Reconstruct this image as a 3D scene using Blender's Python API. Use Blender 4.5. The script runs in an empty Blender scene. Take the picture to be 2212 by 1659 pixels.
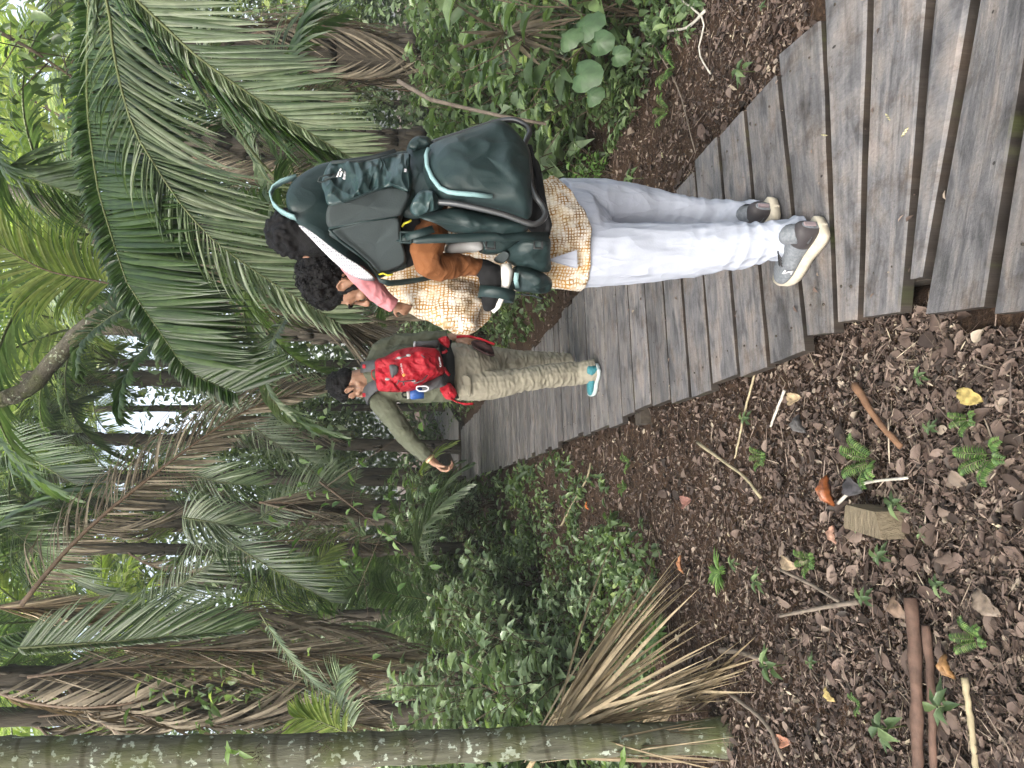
import bpy, bmesh, math, random
import numpy as np
from mathutils import Vector, Matrix, noise
R = math.radians
random.seed(7)
rng = np.random.default_rng(11)
scene = bpy.context.scene
col = scene.collection

# ---------------------------------------------------------------- camera
CAM_H, PITCH, FPX = 1.40, R(9.85), 1533.0        # photograph held on its side: world up points to picture left
cam_d = bpy.data.cameras.new('camera'); cam_d.sensor_width = 36.0; cam_d.lens = 36.0 * FPX / 2212.0
cam_d.clip_start = 0.05; cam_d.clip_end = 500.0
cam = bpy.data.objects.new('camera', cam_d); col.objects.link(cam); scene.camera = cam
FWD = Vector((0, math.cos(PITCH), -math.sin(PITCH))); UPV = Vector((0, math.sin(PITCH), math.cos(PITCH))); RGT = Vector((1, 0, 0))
mx = Matrix.Identity(4)
for i in range(3):
    mx[i][0] = -UPV[i]; mx[i][1] = RGT[i]; mx[i][2] = -FWD[i]
mx[2][3] = CAM_H
cam.matrix_world = mx

# ---------------------------------------------------------------- light
SUN_EL, SUN_AZ = R(46), R(212)
w = bpy.data.worlds.new('World'); scene.world = w; w.use_nodes = True
nt = w.node_tree; nt.nodes.clear()
sky = nt.nodes.new('ShaderNodeTexSky'); sky.sky_type = 'NISHITA'; sky.sun_disc = False
sky.sun_elevation = SUN_EL; sky.sun_rotation = SUN_AZ
sky.air_density = 1.2; sky.dust_density = 6.0; sky.ozone_density = 1.0
hs = nt.nodes.new('ShaderNodeHueSaturation'); hs.inputs['Saturation'].default_value = 0.55
bg = nt.nodes.new('ShaderNodeBackground'); bg.inputs['Strength'].default_value = 0.15
wo = nt.nodes.new('ShaderNodeOutputWorld')
nt.links.new(sky.outputs[0], hs.inputs['Color']); nt.links.new(hs.outputs[0], bg.inputs['Color']); nt.links.new(bg.outputs[0], wo.inputs['Surface'])
sd = bpy.data.lights.new('sun', 'SUN'); sd.energy = 2.2; sd.angle = R(20); sd.color = (1.0, 0.97, 0.92)
so = bpy.data.objects.new('sun', sd); col.objects.link(so)
# the sky's sun at rotation a stands towards (sin a, cos a)
sdir = Vector((math.sin(SUN_AZ) * math.cos(SUN_EL), math.cos(SUN_AZ) * math.cos(SUN_EL), math.sin(SUN_EL)))
so.rotation_euler = sdir.to_track_quat('Z', 'Y').to_euler(); so.location = (0, 0, 30)
scene.view_settings.view_transform = 'Standard'; scene.view_settings.look = 'None'
scene.view_settings.exposure = 1.9; scene.view_settings.gamma = 1.0; scene.view_settings.use_curve_mapping = False
scene.cycles.max_bounces = 7; scene.cycles.diffuse_bounces = 4; scene.cycles.glossy_bounces = 2
scene.cycles.transmission_bounces = 4; scene.cycles.transparent_max_bounces = 4
scene.cycles.use_denoising = True; scene.cycles.caustics_reflective = False; scene.cycles.caustics_refractive = False
scene.cycles.sample_clamp_indirect = 6.0

# ---------------------------------------------------------------- picture point -> real place
def ray(X, Y):
    u, v = 1659.0 - Y, X
    return FWD + RGT * ((u - 829.5) / FPX) - UPV * ((v - 1106.0) / FPX)
def Q(X, Y, y):
    "the point seen at photo (X, Y) that stands y metres ahead"
    r = ray(X, Y); t = y / r.y
    return Vector((0, 0, CAM_H)) + r * t
def G(X, Y, z=0.0):
    "the point seen at photo (X, Y) at height z"
    r = ray(X, Y); t = (z - CAM_H) / r.z
    return Vector((0, 0, CAM_H)) + r * t
def pxm(y, z=1.0):
    return FPX / (y * math.cos(PITCH) + (CAM_H - z) * math.sin(PITCH))

# ---------------------------------------------------------------- tags
def tag(o, label=None, cat=None, group=None, kind=None):
    if label: o['label'] = label
    if cat: o['category'] = cat
    if group: o['group'] = group
    if kind: o['kind'] = kind
    return o
def empty(name, loc=(0, 0, 0)):
    o = bpy.data.objects.new(name, None); col.objects.link(o); o.location = loc; o.empty_display_size = 0.1
    return o
def link(name, me, mats, parent=None):
    o = bpy.data.objects.new(name, me); col.objects.link(o)
    for m in (mats if isinstance(mats, (list, tuple)) else [mats]):
        if me.materials is not None and len(me.materials) < (len(mats) if isinstance(mats, (list, tuple)) else 1): me.materials.append(m)
    if parent is not None:
        o.parent = parent
        o.matrix_parent_inverse = parent_world(parent).inverted()
    return o
def parent_world(p):
    m = Matrix.LocRotScale(p.location, p.rotation_euler, p.scale)
    if p.parent is not None: m = parent_world(p.parent) @ p.matrix_parent_inverse @ m
    return m

# ---------------------------------------------------------------- mesh builders
def pymesh(name, V, F, mats, parent=None, smooth=True, rnd=None, matidx=None, uv=None):
    me = bpy.data.meshes.new(name)
    me.from_pydata([tuple(v) for v in V], [], [tuple(f) for f in F])
    if smooth: me.polygons.foreach_set('use_smooth', [True] * len(me.polygons))
    if matidx is not None: me.polygons.foreach_set('material_index', list(matidx))
    if rnd is not None:
        a = me.attributes.new('rnd', 'FLOAT', 'FACE'); a.data.foreach_set('value', np.asarray(rnd, dtype=np.float32))
    if uv is not None:
        l = me.uv_layers.new(name='uv')
        idx = np.empty(len(me.loops), dtype=np.int32); me.loops.foreach_get('vertex_index', idx)
        l.data.foreach_set('uv', np.asarray(uv, dtype=np.float32)[idx].ravel())
    me.update()
    return link(name, me, mats, parent)
def fastmesh(name, V, T, nper, rnd, mats, parent=None, smooth=False, flip=None):
    "V (n*k,3) vertices of n copies of one template; T list of faces over k vertices"
    k = nper; n = len(V) // k
    tot = np.array([len(f) for f in T]); flat = np.concatenate([np.array(f) for f in T])
    loops = (flat[None, :] + (np.arange(n) * k)[:, None]).ravel()
    starts1 = np.concatenate([[0], np.cumsum(tot)[:-1]])
    starts = (starts1[None, :] + (np.arange(n) * len(flat))[:, None]).ravel()
    me = bpy.data.meshes.new(name)
    me.vertices.add(len(V)); me.vertices.foreach_set('co', np.asarray(V, dtype=np.float32).ravel())
    me.loops.add(len(loops)); me.loops.foreach_set('vertex_index', loops.astype(np.int32))
    me.polygons.add(n * len(T)); me.polygons.foreach_set('loop_start', starts.astype(np.int32))
    me.polygons.foreach_set('loop_total', np.tile(tot, n).astype(np.int32))
    if smooth: me.polygons.foreach_set('use_smooth', [True] * (n * len(T)))
    a = me.attributes.new('rnd', 'FLOAT', 'FACE'); a.data.foreach_set('value', np.repeat(np.asarray(rnd, dtype=np.float32), len(T)))
    me.update(calc_edges=True); me.validate()
    return link(name, me, mats, parent)
def nrm(a): return a / np.maximum(np.linalg.norm(a, axis=-1, keepdims=True), 1e-9)

class MB:
    "collects simple closed shapes and builds them as one mesh"
    def __init__(s): s.V = []; s.F = []; s.M = []
    def add(s, V, F, m=0):
        b = len(s.V); s.V += [Vector(v) for v in V]; s.F += [tuple(b + i for i in f) for f in F]; s.M += [m] * len(F)
    def tube(s, pts, rad, n=8, m=0, side=None, cap=True):
        "rad: radius or (a, b) per point; side: direction of a"
        pts = [Vector(p) for p in pts]; k = len(pts)
        if not isinstance(rad, (list, tuple)) or (len(rad) != k): rad = [rad] * k
        V = []; prev = Vector(side) if side is not None else None
        for i, p in enumerate(pts):
            t = (pts[min(i + 1, k - 1)] - pts[max(i - 1, 0)]).normalized()
            if prev is None:
                prev = t.orthogonal()
            a = (prev - t * prev.dot(t))
            a = a.normalized() if a.length > 1e-6 else t.orthogonal().normalized()
            if side is None: prev = a
            b = t.cross(a)
            ra, rb = rad[i] if isinstance(rad[i], (list, tuple)) else (rad[i], rad[i])
            for j in range(n):
                th = 2 * math.pi * j / n
                V.append(p + a * (ra * math.cos(th)) + b * (rb * math.sin(th)))
        F = [(i * n + j, i * n + (j + 1) % n, (i + 1) * n + (j + 1) % n, (i + 1) * n + j) for i in range(k - 1) for j in range(n)]
        if cap: F += [tuple(reversed(range(n))), tuple((k - 1) * n + j for j in range(n))]
        s.add(V, F, m)
    def ell(s, c, r, rot=None, m=0, nu=14, nv=9):
        c = Vector(c); r = r if isinstance(r, (tuple, list)) else (r, r, r); V = []; F = []
        rot = rot or Matrix.Identity(3)
        V.append(c + rot @ Vector((0, 0, r[2])))
        for i in range(1, nv):
            ph = math.pi * i / nv
            for j in range(nu):
                th = 2 * math.pi * j / nu
                V.append(c + rot @ Vector((r[0] * math.sin(ph) * math.cos(th), r[1] * math.sin(ph) * math.sin(th), r[2] * math.cos(ph))))
        V.append(c + rot @ Vector((0, 0, -r[2])))
        for j in range(nu): F.append((0, 1 + j, 1 + (j + 1) % nu))
        for i in range(nv - 2):
            for j in range(nu):
                a = 1 + i * nu; F.append((a + j, a + nu + j, a + nu + (j + 1) % nu, a + (j + 1) % nu))
        e = len(V) - 1; a = 1 + (nv - 2) * nu
        for j in range(nu): F.append((e, a + (j + 1) % nu, a + j))
        s.add(V, F, m)
    def cap(s, p0, p1, r0, r1, m=0, n=12):
        p0 = Vector(p0); p1 = Vector(p1); t = (p1 - p0).normalized(); pts = []; rad = []
        for k in range(4): a = math.pi / 2 * (k / 4); pts.append(p0 - t * r0 * math.cos(a)); rad.append(max(1e-3, r0 * math.sin(a)))
        pts.append(p0); rad.append(r0); pts.append(p1); rad.append(r1)
        for k in range(3, -1, -1): a = math.pi / 2 * (k / 4); pts.append(p1 + t * r1 * math.cos(a)); rad.append(max(1e-3, r1 * math.sin(a)))
        s.tube(pts, rad, n, m)
    def box(s, c, ax, ay, az, m=0):
        c = Vector(c); ax = Vector(ax); ay = Vector(ay); az = Vector(az)
        V = [c + ax * i + ay * j + az * k for k in (-1, 1) for j in (-1, 1) for i in (-1, 1)]
        s.add(V, [(0, 2, 3, 1), (4, 5, 7, 6), (0, 1, 5, 4), (2, 6, 7, 3), (0, 4, 6, 2), (1, 3, 7, 5)], m)
    def ribbon(s, pts, wdir, wid, th=0.002, m=0):
        "flat strap along pts; wdir: direction(s) of its width"
        pts = [Vector(p) for p in pts]; k = len(pts); V = []
        for i, p in enumerate(pts):
            t = (pts[min(i + 1, k - 1)] - pts[max(i - 1, 0)]).normalized()
            wd = Vector(wdir[i]) if isinstance(wdir, list) else Vector(wdir)
            a = (wd - t * wd.dot(t)).normalized(); b = t.cross(a)
            ww = wid[i] if isinstance(wid, list) else wid
            for (x, y) in ((-1, -1), (1, -1), (1, 1), (-1, 1)): V.append(p + a * x * ww / 2 + b * y * th / 2)
        F = [(i * 4 + j, i * 4 + (j + 1) % 4, (i + 1) * 4 + (j + 1) % 4, (i + 1) * 4 + j) for i in range(k - 1) for j in range(4)]
        F += [(3, 2, 1, 0), tuple((k - 1) * 4 + j for j in range(4))]
        s.add(V, F, m)
    def build(s, name, mats, parent=None, smooth=True):
        o = pymesh(name, s.V, s.F, mats, parent, smooth, matidx=s.M)
        return o
    def union(s, name, mat, parent=None, voxel=0.008, sm=4, disp=None):
        "closed shapes melted into one continuous skin; disp(co, n) -> offset along the normal"
        me = bpy.data.meshes.new(name); me.from_pydata([tuple(v) for v in s.V], [], s.F); me.update()
        bm = bmesh.new(); bm.from_mesh(me); bmesh.ops.recalc_face_normals(bm, faces=bm.faces); bm.to_mesh(me); bm.free()
        t = bpy.data.objects.new('tmp', me); col.objects.link(t)
        r = t.modifiers.new('r', 'REMESH'); r.mode = 'VOXEL'; r.voxel_size = voxel
        if sm: q = t.modifiers.new('s', 'SMOOTH'); q.iterations = sm; q.factor = 0.6
        dg = bpy.context.evaluated_depsgraph_get(); dg.update()
        m2 = bpy.data.meshes.new_from_object(t.evaluated_get(dg)); m2.name = name
        bpy.data.objects.remove(t); bpy.data.meshes.remove(me)
        if disp:
            n = len(m2.vertices); co = np.empty(n * 3, dtype=np.float32); m2.vertices.foreach_get('co', co); co = co.reshape(-1, 3)
            nn = np.array([v.normal[:] for v in m2.vertices]); out = co.copy()
            for i in range(n): out[i] += nn[i] * disp(Vector(co[i].tolist()), nn[i])
            m2.vertices.foreach_set('co', out.ravel())
        m2.polygons.foreach_set('use_smooth', [True] * len(m2.polygons)); m2.update()
        m2.materials.clear()
        return link(name, m2, mat, parent)

def spline(P, n):
    "Catmull-Rom through points P, n even samples"
    P = np.array([tuple(p) for p in P], dtype=float); m = len(P)
    Pe = np.vstack([2 * P[0] - P[1], P, 2 * P[-1] - P[-2]])
    out = []
    for i in range(m - 1):
        a, b, c, d = Pe[i], Pe[i + 1], Pe[i + 2], Pe[i + 3]
        for t in np.linspace(0, 1, 12, endpoint=False):
            out.append(0.5 * ((2 * b) + (-a + c) * t + (2 * a - 5 * b + 4 * c - d) * t * t + (-a + 3 * b - 3 * c + d) * t ** 3))
    out.append(P[-1]); out = np.array(out)
    s = np.concatenate([[0], np.cumsum(np.linalg.norm(np.diff(out, axis=0), axis=1))]); q = np.linspace(0, s[-1], n)
    return np.stack([np.interp(q, s, out[:, k]) for k in range(3)], axis=1)

# ---------------------------------------------------------------- materials
def newmat(name):
    m = bpy.data.materials.new(name); m.use_nodes = True; t = m.node_tree; t.nodes.clear()
    o = t.nodes.new('ShaderNodeOutputMaterial'); b = t.nodes.new('ShaderNodeBsdfPrincipled')
    t.links.new(b.outputs[0], o.inputs['Surface']); return m, t, b, o
def ramp(t, stops, fac=None):
    r = t.nodes.new('ShaderNodeValToRGB'); e = r.color_ramp.elements
    while len(e) < len(stops): e.new(0.5)
    for i, (p, c) in enumerate(stops): e[i].position = p; e[i].color = (*c, 1) if len(c) == 3 else c
    if fac is not None: t.links.new(fac, r.inputs[0])
    return r
def texnoise(t, scale, detail=3, vec=None, rough=0.55, dist=0.0):
    n = t.nodes.new('ShaderNodeTexNoise'); n.inputs['Scale'].default_value = scale; n.inputs['Detail'].default_value = detail
    n.inputs['Roughness'].default_value = rough; n.inputs['Distortion'].default_value = dist
    if vec is not None: t.links.new(vec, n.inputs['Vector'])
    return n
def mixc(t, mode, fac, a, b):
    x = t.nodes.new('ShaderNodeMix'); x.data_type = 'RGBA'; x.blend_type = mode
    for s, v in ((0, fac), (6, a), (7, b)):
        if isinstance(v, (int, float)): x.inputs[s].default_value = v
        elif isinstance(v, tuple): x.inputs[s].default_value = (*v, 1)
        else: t.links.new(v, x.inputs[s])
    return x.outputs[2]
def bump(t, b, h, strength=0.4, dist=0.01):
    x = t.nodes.new('ShaderNodeBump'); x.inputs['Strength'].default_value = strength; x.inputs['Distance'].default_value = dist
    t.links.new(h, x.inputs['Height']); t.links.new(x.outputs[0], b.inputs['Normal'])
def objco(t, scale=(1, 1, 1)):
    c = t.nodes.new('ShaderNodeTexCoord'); m = t.nodes.new('ShaderNodeMapping'); m.inputs['Scale'].default_value = scale
    t.links.new(c.outputs['Object'], m.inputs['Vector']); return m.outputs[0]
def plain(name, c, rough=0.7, var=0.15, scale=30, bs=0.15, bd=0.003, spec=0.4, metal=0.0, sheen=0.0, weave=None):
    m, t, b, o = newmat(name); v = objco(t)
    n = texnoise(t, scale, 4, v)
    r = ramp(t, [(0.3, tuple(x * (1 - var) for x in c)), (0.7, tuple(min(1, x * (1 + var)) for x in c))], n.outputs[0])
    t.links.new(r.outputs[0], b.inputs['Base Color'])
    b.inputs['Roughness'].default_value = rough; b.inputs['Specular IOR Level'].default_value = spec; b.inputs['Metallic'].default_value = metal
    if sheen: b.inputs['Sheen Weight'].default_value = sheen
    if weave:
        n2 = texnoise(t, weave, 2, v); bump(t, b, n2.outputs[0], bs, bd)
    elif bs: bump(t, b, n.outputs[0], bs, bd)
    return m
def crumple(t, v, sc):
    "height of sharp folds: |noise - 0.5| at two sizes"
    out = None
    for q, wgt in ((1.0, 1.0), (2.3, .45)):
        n = texnoise(t, sc * q, 1, v, .5, .5); s = t.nodes.new('ShaderNodeMath'); s.operation = 'SUBTRACT'; s.inputs[1].default_value = .5; t.links.new(n.outputs[0], s.inputs[0])
        ab = t.nodes.new('ShaderNodeMath'); ab.operation = 'ABSOLUTE'; t.links.new(s.outputs[0], ab.inputs[0])
        m = t.nodes.new('ShaderNodeMath'); m.operation = 'MULTIPLY_ADD'; m.inputs[1].default_value = -4.0 * wgt; t.links.new(ab.outputs[0], m.inputs[0])
        if out is None: m.inputs[2].default_value = 1.0
        else: t.links.new(out, m.inputs[2])
        out = m.outputs[0]
    return out
def cloth(name, c, rough=0.5, spec=0.4, crease=7.0, cd=0.012, cs=0.8, fine=140, stretch=(1, 1, 1), var=0.12):
    "woven cloth or nylon with sharp little creases"
    m, t, b, o = newmat(name); v = objco(t, stretch); v2 = objco(t)
    n = texnoise(t, 9, 4, v2)
    r = ramp(t, [(0.3, tuple(x * (1 - var) for x in c)), (0.7, tuple(min(1, x * (1 + var)) for x in c))], n.outputs[0]); t.links.new(r.outputs[0], b.inputs['Base Color'])
    b.inputs['Roughness'].default_value = rough; b.inputs['Specular IOR Level'].default_value = spec
    k = crumple(t, v, crease)
    x1 = t.nodes.new('ShaderNodeBump'); x1.inputs['Strength'].default_value = cs; x1.inputs['Distance'].default_value = cd; t.links.new(k, x1.inputs['Height'])
    f = texnoise(t, fine, 2, v2); x2 = t.nodes.new('ShaderNodeBump'); x2.inputs['Strength'].default_value = .25; x2.inputs['Distance'].default_value = .002
    t.links.new(f.outputs[0], x2.inputs['Height']); t.links.new(x1.outputs[0], x2.inputs['Normal']); t.links.new(x2.outputs[0], b.inputs['Normal'])
    return m
def leafmat(name, stops, rough=0.45, trans=0.35, spec=0.5, tint=(1.3, 1.45, 0.75), streak=0):
    "leaves: one shade per leaf from the leaf's own number, light passes through"
    m, t, b, o = newmat(name)
    a = t.nodes.new('ShaderNodeAttribute'); a.attribute_name = 'rnd'
    r = ramp(t, stops, a.outputs['Fac'])
    v = objco(t); n = texnoise(t, 22, 3, v)
    r2 = ramp(t, [(0.3, (0.72, 0.72, 0.72)), (0.75, (1.2, 1.2, 1.2))], n.outputs[0])
    c = mixc(t, 'MULTIPLY', 1.0, r.outputs[0], r2.outputs[0])
    t.links.new(c, b.inputs['Base Color']); b.inputs['Roughness'].default_value = rough; b.inputs['Specular IOR Level'].default_value = spec
    if trans:
        tr = t.nodes.new('ShaderNodeBsdfTranslucent'); c2 = mixc(t, 'MULTIPLY', 1.0, c, tint); t.links.new(c2, tr.inputs['Color'])
        ms = t.nodes.new('ShaderNodeMixShader'); ms.inputs[0].default_value = trans
        t.links.new(b.outputs[0], ms.inputs[1]); t.links.new(tr.outputs[0], ms.inputs[2]); t.links.new(ms.outputs[0], o.inputs['Surface'])
    return m
# ================================================================ the ground and the boardwalk
def path_dist(x, y):
    return abs((x - (1.045 - 0.177 * y)) / 1.0156)
def gz(x, y):
    d = max(0.0, path_dist(x, y) - 0.7)
    z = -0.10 + 0.035 * noise.noise(Vector((x * 0.9, y * 0.9, 0))) + 0.018 * noise.noise(Vector((x * 3.1, y * 3.1, 4)))
    if (y > 2.3 and y < 14 and path_dist(x, y) < .42) or (0.6 < y <= 2.3 and .30 < x < 1.85 - (y - .6) * .42): z -= .16      # ground sunk under the walk so its gaps fall into deeper shadow
    return z + 0.035 * min(d, 6.0) + (0.05 * min(d, 5) if x > 0.6 else 0.0)
def ground_sheet():
    m, t, b, o = newmat('forest soil'); v = objco(t)
    n1 = texnoise(t, 9, 8, v, 0.7); n2 = texnoise(t, 55, 6, v, 0.7); n3 = texnoise(t, 1.3, 3, v)
    r1 = ramp(t, [(0.25, (0.018, 0.012, 0.009)), (0.5, (0.055, 0.034, 0.024)), (0.75, (0.12, 0.078, 0.055))], n2.outputs[0])
    r2 = ramp(t, [(0.35, (0.5, 0.5, 0.5)), (0.65, (1.15, 1.1, 1.0))], n1.outputs[0])
    c = mixc(t, 'MULTIPLY', 1.0, r1.outputs[0], r2.outputs[0])
    t.links.new(c, b.inputs['Base Color']); b.inputs['Roughness'].default_value = 0.95; b.inputs['Specular IOR Level'].default_value = 0.15
    bump(t, b, n2.outputs[0], 0.8, 0.02)
    xs = np.concatenate([np.linspace(-60, -7, 18), np.arange(-6.5, 6.5, 0.09), np.linspace(7, 60, 18)])
    ys = np.concatenate([np.linspace(-20, 0.2, 12), np.arange(0.4, 9, 0.09), np.arange(9.2, 22, 0.5), np.linspace(23, 120, 18)])
    V = [(x, y, gz(x, y)) for y in ys for x in xs]; nx = len(xs)
    F = [(j * nx + i, j * nx + i + 1, (j + 1) * nx + i + 1, (j + 1) * nx + i) for j in range(len(ys) - 1) for i in range(nx - 1)]
    return tag(pymesh('ground', V, F, m), 'brown forest floor under the boardwalk and trees', 'ground', kind='structure')
ground_sheet()

def plank_material():
    m, t, b, o = newmat('weathered grey plank')
    uv = t.nodes.new('ShaderNodeUVMap'); uv.uv_map = 'uv'
    mp = t.nodes.new('ShaderNodeMapping'); mp.inputs['Scale'].default_value = (1.6, 22, 1); t.links.new(uv.outputs[0], mp.inputs['Vector'])
    grain = texnoise(t, 3.0, 8, mp.outputs[0], 0.65, 0.4)
    mp2 = t.nodes.new('ShaderNodeMapping'); mp2.inputs['Scale'].default_value = (3.0, 9, 1); t.links.new(uv.outputs[0], mp2.inputs['Vector'])
    blot = texnoise(t, 1.6, 5, mp2.outputs[0], 0.6, 0.6)
    fine = texnoise(t, 120, 4, uv.outputs[0], 0.7)
    a = t.nodes.new('ShaderNodeAttribute'); a.attribute_name = 'rnd'
    base = ramp(t, [(0.0, (0.112, 0.106, 0.106)), (0.5, (0.152, 0.144, 0.144)), (1.0, (0.20, 0.188, 0.186))], a.outputs['Fac'])
    g = ramp(t, [(0.25, (0.5, 0.48, 0.48)), (0.5, (0.95, 0.93, 0.91)), (0.75, (1.3, 1.25, 1.2))], grain.outputs[0])
    bl = ramp(t, [(0.35, (0.34, 0.36, 0.40)), (0.46, (0.74, 0.77, 0.83)), (0.55, (1.0, 0.99, 0.99)), (0.66, (1.18, 1.09, 1.03))], blot.outputs[0])
    f = ramp(t, [(0.3, (0.75, 0.75, 0.75)), (0.7, (1.2, 1.2, 1.2))], fine.outputs[0])
    c = mixc(t, 'MULTIPLY', 1.0, base.outputs[0], g.outputs[0]); c = mixc(t, 'MULTIPLY', 0.85, c, bl.outputs[0]); c = mixc(t, 'MULTIPLY', 0.8, c, f.outputs[0])
    # nail holes, pale chips
    vo = t.nodes.new('ShaderNodeTexVoronoi'); vo.inputs['Scale'].default_value = 9; t.links.new(uv.outputs[0], vo.inputs['Vector'])
    sp = ramp(t, [(0.035, (0.15, 0.13, 0.12)), (0.05, (1, 1, 1))], vo.outputs['Distance']); c = mixc(t, 'MULTIPLY', 1.0, c, sp.outputs[0])
    # green algae towards the ends and in blotches of the boards
    mo = texnoise(t, 5, 5, uv.outputs[0], 0.7)
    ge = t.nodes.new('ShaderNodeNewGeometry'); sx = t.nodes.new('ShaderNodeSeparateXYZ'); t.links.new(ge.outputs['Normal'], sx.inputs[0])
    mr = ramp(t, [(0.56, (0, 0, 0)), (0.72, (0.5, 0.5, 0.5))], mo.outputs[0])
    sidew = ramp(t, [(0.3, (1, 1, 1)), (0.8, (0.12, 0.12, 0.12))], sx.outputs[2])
    dk = ramp(t, [(0.3, (0.30, 0.26, 0.22)), (0.8, (1, 1, 1))], sx.outputs[2]); c = mixc(t, 'MULTIPLY', 1.0, c, dk.outputs[0])  # side faces darkened in colour: painted gap shade, with dirt and moss
    mk = mixc(t, 'MULTIPLY', 1.0, mr.outputs[0], sidew.outputs[0])
    c = mixc(t, 'MIX', mk, c, (0.07, 0.085, 0.02))
    dirt = texnoise(t, 7, 8, uv.outputs[0], 0.8); dr = ramp(t, [(0.50, (1, 1, 1)), (0.66, (0.55, 0.47, 0.40))], dirt.outputs[0]); c = mixc(t, 'MULTIPLY', 1.0, c, dr.outputs[0])
    t.links.new(c, b.inputs['Base Color']); b.inputs['Roughness'].default_value = 0.62; b.inputs['Specular IOR Level'].default_value = 0.35
    hh = mixc(t, 'ADD', 0.6, grain.outputs[0], fine.outputs[0]); bump(t, b, hh, 0.8, 0.004)
    return m
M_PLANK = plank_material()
M_JOIST = plain('dark joist timber', (0.045, 0.036, 0.028), 0.9, 0.4, 25, 0.5, 0.01)

planks = []   # each: four corners far-left, far-right, near-right, near-left (z = 0)
PC = []
def P2(p): return np.array([p.x, p.y])
def gapline(L): return [P2(G(2600 * .54 + zx / 1.276 * .54, zy / 1.276 * .54)) for (zx, zy) in L]
# the gaps between the near boards, as read off the photograph (enlarged view), right end to left end
gaps = [[(878, 120), (900, 600), (925, 1200), (943, 1680)],
        [(1125, -60), (1115, 450), (1098, 900), (1075, 1300), (1066, 1640)],
        [(1442, -60), (1400, 500), (1350, 900), (1318, 1200), (1290, 1650)],
        [(1668, -60), (1570, 500), (1500, 900), (1430, 1300), (1385, 1570)],
        [(2010, 0), (1909, 680), (1850, 1000), (1780, 1350), (1700, 1700)]]
gl = [gapline(g) for g in gaps]
gw = [0.028, 0.034, 0.036, 0.036, 0.038]
# straight run away from the camera: perpendicular boards
D = np.array([-0.1743, 0.9847]); Nn = np.array([0.9847, 0.1743]); O = np.array([1.045, 0.0])
def along(s): return O + D * s
ys_g = [2.26, 2.515, 2.75, 3.0, 3.24, 3.48, 3.74, 4.02, 4.25, 4.53, 4.96]
edges_s = []
for yy in ys_g:   # gaps measured at u ~ 1062 px -> convert to distance along the run
    x = 0.39 if yy < 3.5 else 0.42
    edges_s.append((np.array([x, yy]) - O) @ D)
s = edges_s[-1]
random.seed(5)
while s < 14.0:
    s += random.choice([0.12, 0.14, 0.15, 0.17, 0.2]); edges_s.append(s)
HALF = 0.515
def straight(s0, s1, hl, hr, gap):
    a = along(s0 + gap / 2); b = along(s1 - gap / 2)
    return [b - Nn * hl, b + Nn * hr, a + Nn * hr, a - Nn * hl]
for k in range(len(edges_s) - 1):
    g = 0.030 if edges_s[k] < 3.4 else (0.022 if edges_s[k] < 7 else 0.022)
    planks.append(straight(edges_s[k], edges_s[k + 1], HALF + random.uniform(-.02, .03), HALF + random.uniform(-.025, .03), g + random.uniform(-.004, .008)))
# the near boards
def board(la, lb, wa, wb, xl, xr):
    "between gap polylines la (far) and lb (near), clipped to x from xl to xr"
    def at(L, x):
        L = sorted(L, key=lambda p: p[0]); X = [p[0] for p in L]; Y = [p[1] for p in L]
        if x < X[0]: return Y[0] + (Y[1] - Y[0]) / (X[1] - X[0]) * (x - X[0])
        if x > X[-1]: return Y[-1] + (Y[-1] - Y[-2]) / (X[-1] - X[-2]) * (x - X[-1])
        return float(np.interp(x, X, Y))
    return [np.array([xl, at(la, xl) - wa]), np.array([xr, at(la, xr) - wa]), np.array([xr, at(lb, xr) + wb]), np.array([xl, at(lb, xl) + wb])]
l0 = [along(edges_s[0]) - Nn * 0.5, along(edges_s[0]) + Nn * 0.6]
lines = [l0] + gl
xr = [1.20, 1.33, 1.50, 1.62, 1.72, 1.80]; xl = [0.165, 0.195, 0.20, 0.285, 0.185, 0.17]
for k in range(5):
    planks.append(board(lines[k], lines[k + 1], (gw[k - 1] if k else .026) / 2, gw[k] / 2, xl[k], xr[k]))
last = gl[-1]
for k in range(7):      # boards under and behind the photographer
    nxt = [np.array([p[0], p[1] - 0.21 - 0.05 * (p[0] - 0.1)]) for p in last]
    planks.append(board(last, nxt, 0.013, 0.013, 0.165 - 0.02 * k, 1.85 + 0.02 * k)); last = nxt
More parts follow.
